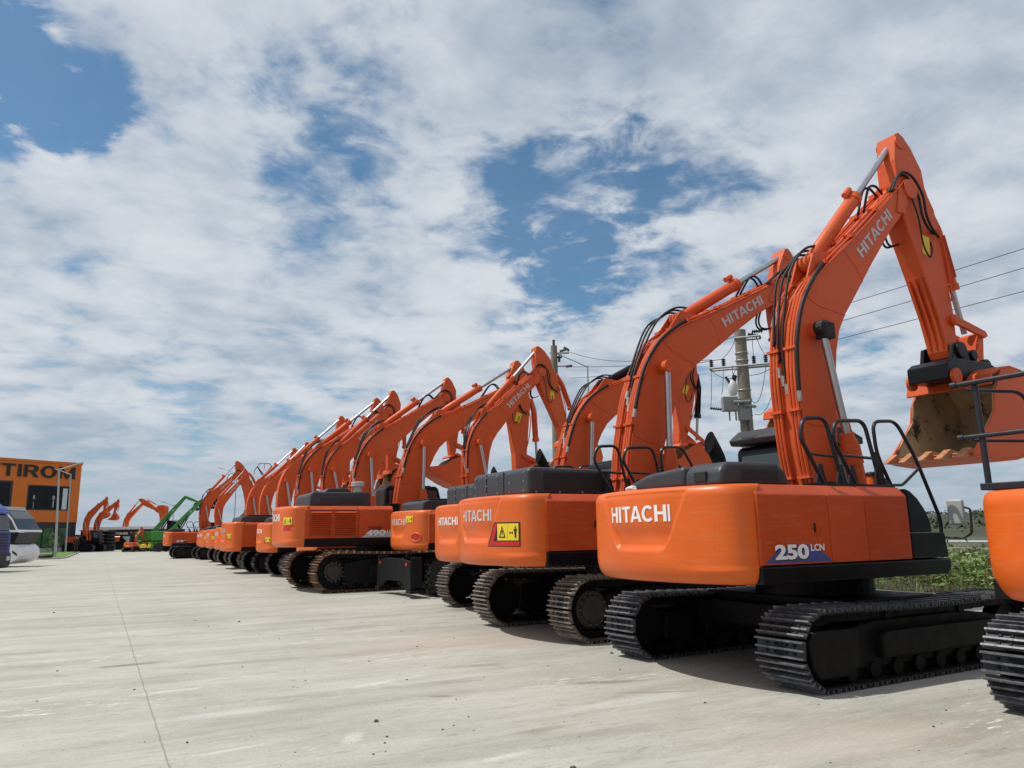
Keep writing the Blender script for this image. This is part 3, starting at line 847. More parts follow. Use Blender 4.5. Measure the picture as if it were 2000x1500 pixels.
    # ---------------- handrails
    if rails:
        yr = -W + 0.22
        def hoop(x0, x1, slant=True):
            mb = MB(); h_ = 0.76
            if slant: p = [(x0 + 0.28, yr, zt), (x0 + 0.03, yr, zt + 0.40), (x0 - 0.06, yr, zt + h_ - 0.22), (x0, yr, zt + h_), (x1 - 0.04, yr, zt + h_ + 0.03), (x1 + 0.16, yr, zt)]
            else: p = [(x0 + 0.10, yr, zt), (x0, yr, zt + h_), (x1, yr, zt + h_), (x1 + 0.16, yr, zt)]
            mb.tube(bent(p, 0.13), 0.024, 8)
            mb.tube([(x0 + 0.06, yr, zt + 0.36), (x1 + 0.09, yr, zt + 0.34)], 0.018, 8)
            for xx in (x0 + 0.2, x1 + 0.12): mb.prism([(xx - 0.07, zt), (xx + 0.12, zt), (xx + 0.05, zt + 0.25), (xx, zt + 0.25)], yr - 0.012, yr + 0.012)
            U(mb.build('handrail', M_['rail'], root, smooth=True, auto=40))
        if lod == 0 or lod == 1:
            hoop(-1.26*k, -0.84*k); hoop(-0.72*k, -0.16*k)
            if front:
                mb = MB()
                mb.tube(bent([(0.20*k, yr, zt), (-0.02*k, yr, zt + 0.4), (-0.04*k, yr, zt + 0.79), (0.40*k, yr, zt + 0.82), (0.62*k, yr - 0.06, zt + 0.38), (0.90*k, yr - 0.12, zt - 0.4), (0.89*k, yr - 0.1, zt - 0.62)], 0.13), 0.022, 8)
                mb.tube(bent([(0.08*k, yr, zt + 0.03), (0.40*k, yr, zt + 0.03), (0.66*k, yr - 0.07, zt + 0.24)], 0.05), 0.018, 8)
                mb.prism([(-0.1*k, zt), (0.24*k, zt), (0.06*k, zt + 0.12), (0.0, zt + 0.42), (-0.06*k, zt + 0.42)], yr - 0.012, yr + 0.012)
                mb.box(-1.3*k, 0.2*k, yr - 0.04, yr + 0.04, zt - 0.002, zt + 0.03)
                U(mb.build('handrail', M_['rail'], root, smooth=True, auto=40))
                mb = MB(); mx, my, mz = 0.98*k, -W - 0.05, zt - 0.30
                m = Matrix.Translation((mx, my, mz)) @ Matrix.Rotation(R(12), 4, 'Z')
                mb.box(-0.03, 0.03, -0.095, 0.095, -0.155, 0.155, 0, m)
                mi = U(mb.build('mirror', M_['grey_box'], root, bevel=0.028, seg=4))
                mb = MB(); mb.tube(bent([(0.88*k, -W + 0.10, zt - 0.60), (0.98*k, -W - 0.10, zt - 0.61), (1.0*k, -W - 0.20, zt - 0.56), (1.03*k, -W - 0.20, zt - 0.26), (1.01*k, -W - 0.10, zt - 0.24)], 0.04), 0.014, 6)
                mb.build('mirror_bracket', M_['rail'], mi, smooth=True)
    # ---------------- cab
    cz = cab_z or (zt + 0.72)
    mb = MB(); ca, cb = 0.12*k, 1.85*k; y0, y1 = 0.34, W - 0.02
    mb.prism([(ca, zs), (cb, zs), (cb + 0.04, zs + 0.5), (cb - 0.25, cz - 0.06), (cb - 0.35, cz), (ca + 0.06, cz), (ca, cz - 0.08)], y0, y1)
    cab = U(mb.build('cab', M_['black'], root, bevel=0.05, seg=3))
    g = MB(); g.box(ca - 0.006, ca + 0.01, y0 + 0.12, y1 - 0.12, zt + 0.02, cz - 0.14)
    g.build('rear_window', M_['glass'], cab)
    g = MB(); g.prism([(ca + 0.12, zs + 0.55), (cb - 0.12, zs + 0.55), (cb - 0.34, cz - 0.14), (ca + 0.12, cz - 0.14)], y0 - 0.006, y0 + 0.01); g.build('side_window', M_['glass_pale'] if hood == 'box' else M_['glass'], cab)
    if lod == 0 and coupler:
        mb = MB(); mb.prism([(ca - 0.06, cz + 0.02), (ca - 0.10, cz + 0.10), (ca + 0.10, cz + 0.24), (cb - 0.5, cz + 0.26), (cb - 0.15, cz + 0.12), (cb - 0.15, cz + 0.02)], y0 - 0.02, y1 + 0.04)
        rg = mb.build('roof_guard', M_['hood'], cab, bevel=0.02)
        # the maker's lettering on the back of the roof guard
        o = Vector((ca - 0.108, y1 - 0.28, cz + 0.075)); n_ = Vector((0.20, 0, 0.14)).normalized()
        lettering('lettering', 'WOLF', lambda a, b: Vector((ca - 0.106 + 0.0 + b * 0.82, y1 - 0.20 - a, cz + 0.115 + b * 0.57)), 0.055, 0.30, M_['mark'], cab, bold=0.03)
    elif lod < 2:
        mb = MB(); mb.box(ca + 0.1, cb - 0.5, y0 + 0.1, y1 - 0.1, cz, cz + 0.03); mb.build('roof_hatch', M_['hood'], cab, bevel=0.01)
    # ---------------- boom
    if boom:
        S = Sim(FOOT, TIP, foot, tip); sb = S.scale; hw = 0.215 * sb
        mb = MB(); mb.prism(S.pts(BOOM_REAR + BOOM_NOSE + BOOM_FRONT), -hw, hw)
        bo = U(mb.build('boom', M_['boom'], root, bevel=0.018 * sb, seg=2))
        def S3(x_, z_, y_=0.0): q = S(x_, z_); return (q[0], y_ * sb, q[1])
        ex = MB()
        for (px, pz, r_, l_) in ((0.15, 4.22, 0.10, 0.13), (2.68, 6.80, 0.13, 0.03), (0.15, 1.75, 0.15, 0.05), (0.48, 5.32, 0.10, -0.06)):
            ex.cyl(S3(px, pz, -0.215 - l_), S3(px, pz, 0.215 + l_), r_ * sb, 20)
        for yy in (-0.15, 0.12):
            ex.prism(S.pts([(0.14, 4.80), (0.40, 5.40), (0.52, 5.42), (0.95, 5.52)]), yy * sb, (yy + 0.03) * sb)
        ex.prism(S.pts([(2.30, 6.35), (2.50, 6.36), (2.60, 6.70), (2.42, 6.82)]), (-0.235) * sb, (-0.20) * sb)
        ex.each('pin_boss', M_['boom'], bo, smooth=True, auto=35)
        ws = MB()
        for pth in ([(0.08,4.71),(0.30,4.60),(0.86,4.52)], [(0.95,5.52),(1.20,5.30),(1.32,5.08)], [(-0.17,2.95),(0.10,2.92),(0.47,2.95)]):
            ws.tube([S3(a, b, -0.2165) for a, b in pth], 0.006 * sb, 5)
        ws.each('weld_seam', M_['boom'], bo)
        # steel pipes
        if lod < 2:
            def offs(pts, d):
                out = []
                for i in range(len(pts)):
                    a = Vector(pts[max(i-1, 0)]); b = Vector(pts[min(i+1, len(pts)-1)]); t = (b - a).normalized()
                    out.append((pts[i][0] - t.y * d, pts[i][1] + t.x * d))
                return out
            low = offs(BOOM_REAR[:8], 0.05); hi = offs(BOOM_REAR[7:], 0.04); hi2 = offs(BOOM_REAR[3:], 0.035)
            pp = MB()
            for yy in (-0.20, -0.145, -0.09, 0.09, 0.145, 0.20):
                pp.tube(smooth_path([S3(a, b, yy) for a, b in low], 4), 0.021 * sb, 7)
            for yy in (-0.235, 0.235): pp.tube(smooth_path([S3(a + 0.02, b - 0.03, yy) for a, b in hi2[2:]], 3), 0.012 * sb, 6)
            for yy in (-0.19, -0.13, 0.13, 0.19):
                pp.tube(smooth_path([S3(a, b, yy) for a, b in hi], 3), 0.018 * sb, 7)
            cl = MB()
            for idx in (1, 3, 5):
                a, b = low[idx]
                for yy in (-0.145, 0.145): 
                    q = S3(a, b, yy); cl.box(q[0] - 0.045*sb, q[0] + 0.045*sb, q[1] - 0.10*sb, q[1] + 0.10*sb, q[2] - 0.018*sb, q[2] + 0.018*sb)
            for idx in (1, 2, 3, 4, 5):
                a, b = hi[idx]
                for yy in (-0.16, 0.16):
                    q = S3(a, b, yy); cl.box(q[0] - 0.03*sb, q[0] + 0.03*sb, q[1] - 0.07*sb, q[1] + 0.07*sb, q[2] - 0.03*sb, q[2] + 0.03*sb)
            cl.each('pipe_clamp', M_['boom'], bo)
            pp.each('hydraulic_pipe', M_['boom'], bo, smooth=True, auto=40)
            hh = MB()
            hr = 0.0185 * sb
            for i, yy in enumerate((-0.02, 0.06, 0.13)):
                a, b = low[7]
                hh.tube(smooth_path([S3(-0.22 + 0.01*i, 3.5 + 0.3*i, yy), S3(-0.22, 4.1, yy), S3(-0.05, 4.85 + 0.05*i, yy*1.2), S3(0.12 + 0.05*i, 5.22 + 0.03*i, yy), S3(0.40, 5.50 - 0.03*i, yy), S3(0.72, 5.60 - 0.05*i, yy)], 5), hr, 7)
            hh.tube(smooth_path([S3(-0.24, 3.3, -0.235), S3(-0.22, 4.0, -0.25), S3(-0.05, 4.55, -0.25), S3(0.22, 4.95, -0.24), S3(0.50, 5.24, -0.20)], 5), 0.030 * sb, 8)
            # hoses over the boom nose to the arm
            for i, yy in enumerate((-0.19, -0.24)):
                hh.tube(smooth_path([S3(2.20, 6.66, yy), S3(2.48, 7.00 + 0.03*i, yy), S3(2.72 + 0.05*i, 7.03, yy), S3(2.90 + 0.04*i, 6.75, yy - 0.03), S3(2.93 + 0.03*i, 6.42, yy - 0.04), S3(3.10, 6.22, yy - 0.02), S3(3.32, 6.20 - 0.08*i, yy + 0.02)], 5), 0.020 * sb, 7)
            hh.tube(smooth_path([S3(2.70, 6.66, -0.24), S3(2.78, 6.3, -0.26), S3(2.82, 5.9, -0.26), S3(2.97, 5.72, -0.25), S3(3.06, 5.85, -0.24), S3(3.08, 6.0, -0.22)], 5), 0.014 * sb, 6)
            for yy in (0.05, 0.12):
                hh.tube(smooth_path([S3(2.40, 6.30, yy), S3(2.36, 6.05, yy), S3(2.45, 5.92, yy), S3(2.66, 5.98, yy)], 5), 0.018 * sb, 6)
            for yy in (-0.05, 0.05):
                hh.tube(smooth_path([S3(1.75, 6.30, yy), S3(1.92, 6.72, yy), S3(2.10, 6.80, yy), S3(2.25, 6.70, yy)], 5), 0.02 * sb, 6)
            hh.each('hydraulic_hose', M_['rubber'], bo, smooth=True)
            ft = MB()
            for i, yy in enumerate((-0.235, -0.05, 0.0, 0.06)):
                q0 = S3(-0.235, 3.22 + 0.12*i, yy); q1 = S3(-0.24, 3.36 + 0.12*i, yy); ft.cyl(q0, q1, 0.034*sb, 8)
            for yy in (0.14, 0.18, 0.22):
                ft.cyl(S3(-0.12, 4.35, yy), S3(-0.04, 4.55, yy), 0.026*sb, 7)
            ft.each('hose_fitting', M_['steel'], bo)
        if boom_text:
            T0, T1 = S(1.37, 5.45), S(2.19, 6.245)
            d = Vector((T1[0] - T0[0], 0, T1[1] - T0[1])); L_ = d.length; d.normalize(); nn = Vector((-d.z, 0, d.x))
            lettering('lettering', 'HITACHI', lambda a, b: Vector((T0[0], -hw - 0.004, T0[1])) + d * a + nn * b, 0.172 * sb, L_, M_['decal_grey'], bo, bold=0.02)
        # boom cylinders
        for sy in (-1, 1):
            a = Vector(S3(0.15, 4.22, 0)); a.y = sy * 0.37 * sb
            b = Vector((foot[0] + 0.55 * sb, sy * 0.37 * sb, foot[1] - 0.22 * sb))
            d = (b - a); L_ = d.length; d.normalize()
            mid = a + d * (L_ * 0.52)
            mb = MB(); mb.tube([mid, mid + d * 0.10*sb, mid + d*0.101*sb, b], [0.095*sb, 0.095*sb, 0.115*sb, 0.115*sb], 18)
            mb.tube([mid + d * 0.18*sb, mid + d * 0.42*sb], 0.13*sb, 10)
            mb.cyl(b - Vector((0, 0.09*sb, 0)), b + Vector((0, 0.09*sb, 0)), 0.12*sb, 16)
            cy = U(mb.build('boom_cylinder', M_['boom'], root, smooth=True, auto=40))
            mb = MB(); mb.tube([a, mid + d * 0.05], 0.052*sb, 14); mb.build('cylinder_rod', M_['chrome'], cy, smooth=True, auto=40)
            mb = MB(); mb.cyl(a - Vector((0, 0.075*sb, 0)), a + Vector((0, 0.075*sb, 0)), 0.105*sb, 14)
            if coupler:
                mb.box(a.x - 0.04, a.x + 0.16, a.y - 0.09, a.y + 0.09, a.z - 0.15, a.z + 0.08)
                mb.build('rod_head', M_['rubber'], cy, bevel=0.02)
            else: mb.build('rod_head', M_['boom'], cy, smooth=True, auto=40)
        # arm
        A = Sim(TIP, END, tip, end); sa = A.scale; hwa = 0.165 * sa
        def A3(x_, z_, y_=0.0): q = A(x_, z_); return (q[0], y_ * sa, q[1])
        mb = MB(); mb.prism(A.pts(ARM), -hwa, hwa)
        arm = U(mb.build('arm', M_['boom'], root, bevel=0.016 * sa, seg=2))
        mb = MB()
        for (px, pz, r_, yy) in ((2.68, 7.64, 0.12, 0.18), (2.68, 6.80, 0.16, 0.26), (3.42, 4.27, 0.11, 0.21), (3.47, 4.78, 0.09, 0.22)):
            mb.cyl(A3(px, pz, -yy), A3(px, pz, yy), r_ * sa, 18)
        mb.prism(A.pts([(2.50,6.55),(2.95,6.60),(2.98,7.0),(2.50,7.05)]), -0.24*sa, -0.165*sa) if False else None
        if ribs:
            for yy in (-0.10, 0.0, 0.10):
                mb.strip(A.pts([(3.27, 4.36), (3.13, 4.80), (2.90, 5.42)]), yy*sa - 0.018, yy*sa + 0.018, 0.035)
        mb.each('pin_boss', M_['boom'], arm, smooth=True, auto=35)
        if lod < 2:
            mb = MB()
            for yy in (-0.19, 0.19):
                mb.tube(smooth_path([A3(3.30, 6.25, yy), A3(3.45, 6.05, yy), A3(3.52, 5.5, yy), A3(3.50, 5.1, yy)], 4), 0.016*sa, 6)
            mb.each('hydraulic_pipe', M_['boom'], arm, smooth=True)
            mb = MB(); mb.prism(A.pts([(2.93, 5.80), (3.10, 5.78), (3.14, 6.10), (2.96, 6.12)]), -hwa - 0.004, -hwa - 0.001)
            ds = mb.build('warning_sign', M_['yellow'], arm)
        # arm cylinder
        a = Vector(S3(0.48, 5.30)); b = Vector(A3(2.66, 7.64)); d = b - a; L_ = d.length; d.normalize()
        m1 = a + d * min(L_ * 0.60, 1.70 * sb)
        mb = MB(); rb_ = 0.105 * sb
        mb.tube([a + d*0.12*sb, a + d*0.15*sb, m1 - d*0.12*sb, m1 - d*0.119*sb, m1], [rb_*0.8, rb_, rb_, rb_*1.12, rb_*1.12], 18)
        mb.cyl(a - Vector((0, 0.09*sb, 0)), a + Vector((0, 0.09*sb, 0)), 0.12*sb, 16)
        mb.tube([m1 - d*0.25*sb + Vector((-0.06,0,0.16))*sb, m1 - d*0.08*sb + Vector((-0.06,0,0.16))*sb], 0.05*sb, 8)
        cy = U(mb.build('arm_cylinder', M_['black' if arm_cyl == 'black' else 'boom'], root, smooth=True, auto=40))
        mb = MB(); mb.tube([m1 - d * 0.02, b], 0.052*sb, 14); mb.build('cylinder_rod', M_['chrome'], cy, smooth=True, auto=40)
        # bucket cylinder and linkage
        a = Vector(A3(3.42, 6.72)); b = Vector(A3(4.06, 4.66)); a2 = Vector(A3(3.62, 6.35)); d = (b - a2).normalized()
        m1 = a2 + d * (b - a2).length * 0.58
        mb = MB(); mb.tube([a2, m1 - d*0.12*sa, m1 - d*0.10*sa, m1], [0.095*sa, 0.095*sa, 0.115*sa, 0.115*sa], 16); mb.tube([a, a2], [0.075*sa, 0.095*sa], 12)
        mb.tube([a2 + d*0.1*sa + Vector((0.0, -0.115, 0))*sa, m1 - d*0.2*sa + Vector((0, -0.115, 0))*sa], 0.016*sa, 6)
        cy = U(mb.build('bucket_cylinder', M_['black' if buck_cyl == 'black' else 'boom'], root, smooth=True, auto=40))
        mb = MB(); mb.tube([m1 - d * 0.02, b], 0.045*sa, 12); mb.build('cylinder_rod', M_['chrome'], cy, smooth=True, auto=40)
        mb = MB()
        def bar(p, q, yy, wd, th_):
            p = Vector((p[0], p[1])); q = Vector((q[0], q[1])); t = (q - p).normalized(); nn = Vector((-t.y, t.x)) * wd
            mb.prism([p - t*wd*0.6 , p - nn*0.8, q - nn*0.7, q + t*wd*0.8, q + nn*0.7, p + nn*0.8], yy - th_, yy + th_)
        for yy in (-0.21, 0.21):
            bar(A(3.47, 4.78), A(4.24, 4.62), yy*sa, 0.085*sa, 0.025*sa)
        bar(A(4.22, 4.62), A(4.12, 4.02), 0, 0.10*sa, 0.16*sa)
        U(mb.build('bucket_link', M_['boom'], root, bevel=0.01))
        # bucket
        br = R(bucket_rot)
        drop = (0, 0) if coupler else (-0.10, 0.36)
        def Bk(p):
            v = Vector((p[0] + drop[0] - END[0], p[1] + drop[1] - END[1]))
            c_, s_ = math.cos(br), math.sin(br); v = Vector((v.x * c_ - v.y * s_, v.x * s_ + v.y * c_)) * sa
            return (end[0] + v.x, end[1] + v.y)
        bw = (0.68 if coupler else 0.58) * sa
        bk = [Bk(p) for p in BUCKET_BACK]; mo = [Bk(p) for p in BUCKET_MOUTH]
        mb = MB(); mb.strip(bk, -bw, bw, 0.035*sa)
        for y0_ in (-bw, bw - 0.035*sa): mb.prism(bk[1:] + mo, y0_, y0_ + 0.035*sa)
        lipA = Bk((3.40, 3.72)); mb.strip([Bk((3.42, 3.66)), Bk((3.45, 3.80)), Bk((3.62, 3.90))], -bw, bw, 0.05*sa)
        for yy in (-0.16, 0.13): mb.prism([Bk(p) for p in ((3.5, 3.84), (3.62, 4.12), (3.80, 4.14), (4.3, 4.0), (4.5, 3.82))], yy*sa, (yy + 0.03)*sa)
        bu = U(mb.build('bucket', M_['boom'], root, bevel=0.008))
        mb = MB(); inn = [Bk((p[0] * 0.985 + 4.0 * 0.015, p[1] * 0.965 + 3.2 * 0.035)) for p in BUCKET_BACK[1:]]
        mb.strip(inn, -bw + 0.04*sa, bw - 0.04*sa, -0.012)
        for y0_ in (-bw + 0.036*sa, bw - 0.05*sa): mb.prism(inn + [Bk((2.9, 2.74)), Bk((3.12, 2.97)), Bk((3.40, 3.26)), Bk((3.46, 3.55))], y0_, y0_ + 0.012*sa)
        mb.build('bucket_liner', M_['mudsteel'], bu)
        for i in range(5):
            yy = -bw + 0.11*sa + i * (2*bw - 0.22*sa) / 4
            mb = MB(); hwt = 0.055*sa
            p = [Bk(q) for q in ((3.02, 2.66), (2.74, 2.70), (2.46, 2.55), (2.74, 2.55), (3.02, 2.54))]
            mb.prism(p, yy - hwt, yy + hwt)
            mb.build('tooth', M_['tooth'], bu, bevel=0.012)
        if coupler:
            mb = MB()
            mb.prism([(2.93, 3.78), (2.93, 4.02), (3.05, 4.10), (3.95, 4.12), (4.1, 4.0), (4.02, 3.80)], -0.33, 0.33)
            mb.prism([(3.15, 4.0), (3.25, 4.36), (3.45, 4.42), (3.62, 4.30), (3.75, 4.02)], -0.27, -0.20); mb.prism([(3.15, 4.0), (3.25, 4.36), (3.45, 4.42), (3.62, 4.30), (3.75, 4.02)], 0.20, 0.27)
            mb.prism([(3.8, 3.98), (4.06, 4.14), (4.25, 4.08), (4.55, 3.92), (4.45, 3.82), (4.0, 3.80)], -0.30, 0.30)
            mb.cyl((4.18, -0.24, 4.10), (4.18, 0.24, 4.10), 0.11, 14); mb.cyl((3.42, -0.31, 4.27), (3.42, 0.31, 4.27), 0.13, 18)
            mb.cyl((3.75, -0.30, 4.22), (3.75, 0.05, 4.22), 0.09, 14)
            U(mb.build('quick_coupler', M_['black'], root, bevel=0.015))
            mb = MB()
            for yy in (-0.38, 0.34):
                mb.tube([(3.08, yy, 3.82), (3.08, yy + 0.05, 3.82)], 0.12, 16)
            [U(o_) for o_ in mb.each('coupler_hook', M_['boom'], root)]
    return root, surf, U

# ------------------------------------------------------------------ ground
def sheet(name, pts, z, m, parent=None):
    me = bpy.data.meshes.new(name); me.from_pydata([(a, b, z) for a, b in pts], [], [tuple(range(len(pts)))]); me.update()
    me.materials.append(m); return put(name, me, parent)
m, t, b = new_mat('soil_and_grass'); oc = obj_coord(t)
c1 = t.ramp(t.mapr(t.noise(oc, 0.05, 8, 0.6), 0.35, 0.65), [(0, (0.055, 0.062, 0.025)), (0.5, (0.085, 0.072, 0.040)), (1, (0.04, 0.058, 0.02))])
c1 = t.mix(t.mapr(t.noise(oc, 2.0, 6, 0.7), 0.4, 0.65, 0, 0.5), c1, (0.10, 0.088, 0.055)); t.link(c1, b.inputs['Base Color']); b.inputs['Roughness'].default_value = 0.95
M_['soil'] = m
me = bpy.data.meshes.new('ground'); 
bm = bmesh.new(); bmesh.ops.create_grid(bm, x_segments=2, y_segments=2, size=2500); bm.to_mesh(me); bm.free(); me.materials.append(M_['soil'])
gr = put('ground', me); gr.location = (0, 0, -0.01); tag(gr, kind='structure')

STAINS = [(-5.01, 10.42, 0.42, 0.09, 0, 0, 0.75), (-4.87, 10.61, 0.3, 0.06, 5, 0, 0.5), (-0.8, 17.35, 1.0, 0.35, 10, 0, 0.55), (-11.45, 26.81, 1.0, 0.3, 0, 1, 0.5), (1.0, 8.78, 0.45, 0.1, -15, 0, 0.6), (1.4, 8.21, 0.5, 0.04, -25, 0, 0.5), (-0.77, 8.17, 0.16, 0.045, -25, 1, 0.6), (-2.79, 14.19, 0.7, 0.25, 0, 0, 0.35), (-3.57, 13.37, 0.5, 0.2, 0, 2, 0.4), (-0.5, 9.96, 0.5, 0.12, -10, 1, 0.35), (0.21, 6.78, 0.3, 0.07, 0, 1, 0.3), (-3.64, 8.7, 0.42, 0.07, 4, 3, 0.5), (-5.23, 9.11, 0.35, 0.05, 0, 3, 0.45), (-1.57, 8.9, 0.3, 0.1, 20, 3, 0.45), (-2.74, 7.53, 0.7, 0.1, 0, 3, 0.35), (-1.33, 6.63, 0.22, 0.08, 60, 3, 0.45), (-2.2, 6.31, 0.3, 0.05, 10, 3, 0.5), (-0.12, 5.99, 0.35, 0.07, 10, 3, 0.5), (1.08, 7.8, 0.8, 0.16, 0, 3, 0.3), (0.99, 12.69, 2.2, 0.9, 0, 4, 0.45), (-0.98, 12.04, 2.0, 1.0, 0, 4, 0.5), (2.66, 6.39, 1.2, 0.5, 0, 4, 0.4), (-3.71, 18.83, 3, 1.2, 0, 4, 0.35), (-8.13, 15.72, 3.5, 0.8, 0, 2, 0.25), (-1.92, 7.47, 1.6, 0.5, 0, 2, 0.22), (0.99, 6.65, 1.5, 0.4, 10, 2, 0.2)]
def yard_mat():
    m, t, b = new_mat('brushed_concrete'); oc = obj_coord(t)
    mp = t.n('ShaderNodeMapping'); mp.inputs['Rotation'].default_value = (0, 0, R(-28)); t.link(oc, mp.inputs[0]); v = mp.outputs[0]   # x across the row, y along it
    st = t.n('ShaderNodeMapping'); st.inputs['Scale'].default_value = (0.16, 1.0, 1); t.link(v, st.inputs[0])
    st2 = t.n('ShaderNodeMapping'); st2.inputs['Scale'].default_value = (0.30, 1.0, 1); st2.inputs['Rotation'].default_value = (0, 0, R(4)); t.link(v, st2.inputs[0])
    big = t.noise(v, 0.12, 5, 0.6); mid = t.noise(v, 0.9, 7, 0.65, 0.3); str_ = t.noise(st.outputs[0], 1.6, 10, 0.68, 0.5)
    fine = t.noise(v, 30, 8, 0.75); str2 = t.noise(st2.outputs[0], 9, 8, 0.7, 0.3)
    s = t.math('ADD', t.math('MULTIPLY', big, 0.25), t.math('ADD', t.math('MULTIPLY', mid, 0.2), t.math('MULTIPLY', str_, 0.55)))
    c = t.ramp(t.mapr(s, 0.38, 0.62, smooth=False), [(0, (0.30, 0.288, 0.236)), (0.35, (0.375, 0.368, 0.318)), (0.65, (0.43, 0.424, 0.372)), (1, (0.49, 0.484, 0.432))])
    fs = t.n('ShaderNodeMapping'); fs.inputs['Scale'].default_value = (1.3, 7.0, 1); fs.inputs['Rotation'].default_value = (0, 0, R(7)); t.link(v, fs.inputs[0])
    fstr = t.noise(fs.outputs[0], 2.4, 10, 0.75, 0.7)
    c = t.mix(t.mapr(fstr, 0.54, 0.64, 0, 0.48), c, (0.24, 0.225, 0.18))
    ps = t.n('ShaderNodeMapping'); ps.inputs['Scale'].default_value = (2.2, 5.0, 1); ps.inputs['Rotation'].default_value = (0, 0, R(12)); t.link(v, ps.inputs[0])
    blot = t.math('MULTIPLY', t.mapr(t.noise(ps.outputs[0], 1.0, 12, 0.78, 1.2), 0.575, 0.64), t.mapr(t.noise(v, 0.55, 4, 0.6), 0.48, 0.60))
    c = t.mix(t.math('MULTIPLY', blot, 0.55), c, (0.15, 0.13, 0.10))
    c = t.mix(t.mapr(fstr, 0.46, 0.32, 0, 0.45), c, (0.56, 0.55, 0.50))
    c = t.mix(t.mapr(str2, 0.50, 0.70, 0, 0.38), c, (0.29, 0.275, 0.23))
    # pinkish dust patches and brown stains
    c = t.mix(t.mapr(t.noise(v, 0.22, 6, 0.6, 0.6), 0.54, 0.72, 0, 0.18), c, (0.45, 0.385, 0.32))
    stn = t.math('MULTIPLY', t.mapr(t.noise(st2.outputs[0], 0.9, 9, 0.72, 0.8), 0.60, 0.70), t.mapr(t.noise(v, 0.35, 3, 0.5), 0.46, 0.58))
    c = t.mix(t.math('MULTIPLY', stn, 0.55), c, (0.20, 0.165, 0.12))
    # curved rubber marks
    wv = t.n('ShaderNodeTexWave', wave_type='RINGS'); wv.inputs['Scale'].default_value = 0.115; wv.inputs['Distortion'].default_value = 2.5; wv.inputs['Detail'].default_value = 3; wv.inputs['Detail Scale'].default_value = 0.4
    of = t.n('ShaderNodeMapping'); of.inputs['Location'].default_value = (19, 4, 0); t.link(v, of.inputs[0]); t.link(of.outputs[0], wv.inputs[0])
    rub = t.math('MULTIPLY', t.mapr(wv.outputs['Fac'], 0.955, 1.0), t.mapr(t.noise(v, 0.5, 5, 0.6), 0.45, 0.62, 0, 0.30))
    c = t.mix(rub, c, (0.16, 0.15, 0.14))
    # white scrapes
    sc_ = t.n('ShaderNodeMapping'); sc_.inputs['Scale'].default_value = (4.0, 16.0, 1); sc_.inputs['Rotation'].default_value = (0, 0, R(-38)); t.link(v, sc_.inputs[0])
    scr = t.math('MULTIPLY', t.mapr(t.noise(sc_.outputs[0], 1.1, 6, 0.7, 0.4), 0.54, 0.64), t.mapr(t.noise(st2.outputs[0], 0.75, 4, 0.5), 0.56, 0.66))
    c = t.mix(t.math('MULTIPLY', scr, 0.85), c, (0.72, 0.70, 0.66))

    # individual stains, scrapes and dusty patches, each with its own ragged shape (world x, y, half length, half width, turn, kind, strength)
    geo = t.n('ShaderNodeNewGeometry'); wob2 = t.n('ShaderNodeTexNoise'); wob2.inputs['Scale'].default_value = 3.0; wob2.inputs['Detail'].default_value = 8; wob2.inputs['Roughness'].default_value = 0.75; t.link(geo.outputs['Position'], wob2.inputs['Vector'])
    rag = t.noise(fs.outputs[0], 9.0, 9, 0.78, 0.6)
    KC = [(0.17, 0.135, 0.09), (0.13, 0.115, 0.085), (0.27, 0.26, 0.22), (0.62, 0.615, 0.59), (0.45, 0.385, 0.32)]
    for (sx_, sy_, la, lb, ro, kc, sv) in STAINS:
        q = t.n('ShaderNodeMapping', vector_type='TEXTURE'); q.inputs['Location'].default_value = (sx_, sy_, 0); q.inputs['Rotation'].default_value = (0, 0, R(28 + ro)); q.inputs['Scale'].default_value = (la, lb, 1)
        t.link(geo.outputs['Position'], q.inputs[0])
        ln = t.n('ShaderNodeVectorMath', operation='LENGTH'); t.link(q.outputs[0], ln.inputs[0])
        f = t.math('SUBTRACT', t.math('ADD', 1.0, t.math('MULTIPLY', t.math('SUBTRACT', wob2.outputs['Fac'], 0.5), 2.2)), ln.outputs['Value'])
        msk = t.math('MULTIPLY', t.mapr(f, -0.25, 0.6, 0, sv), t.mapr(rag, 0.32 if kc != 4 else 0.1, 0.50 if kc != 4 else 0.4))
        c = t.mix(msk, c, KC[kc])
    # saw joints
    sx = t.n('ShaderNodeSeparateXYZ'); t.link(v, sx.inputs[0])
    wob = t.math('MULTIPLY', t.math('SUBTRACT', t.noise(v, 2.2, 3, 0.5), 0.5), 0.03)
    def joint(ch, at, w_):
        return t.mapr(t.math('ABSOLUTE', t.math('SUBTRACT', t.math('ADD', sx.outputs[ch], wob), at)), w_ * 0.3, w_ * 1.4, 0.42, 0.0)
    j = joint(0, 0.57, 0.008)
    for ch, at in ((0, 25.5), (0, -24.5), (1, 3.05), (1, 43.0)): j = t.math('MAXIMUM', j, joint(ch, at, 0.006))
    c = t.mix(j, c, (0.10, 0.085, 0.065))
    c = t.mix(1.0, c, t.ramp(t.mapr(fine, 0.25, 0.75, smooth=False), [(0, 0.80), (1, 1.14)]), 'MULTIPLY')
    pit = t.mapr(t.noise(v, 55, 2, 0.5), 0.70, 0.74, 0, 0.55); c = t.mix(pit, c, (0.14, 0.13, 0.11))
    t.link(c, b.inputs['Base Color'])
    b.inputs['Roughness'].default_value = 0.82; b.inputs['Specular IOR Level'].default_value = 0.3
    bp = t.n('ShaderNodeBump'); bp.inputs['Strength'].default_value = 0.5; bp.inputs['Distance'].default_value = 0.006
    h = t.math('ADD', t.math('MULTIPLY', fine, 0.6), t.math('SUBTRACT', str2, t.math('MULTIPLY', j, 1.2)))
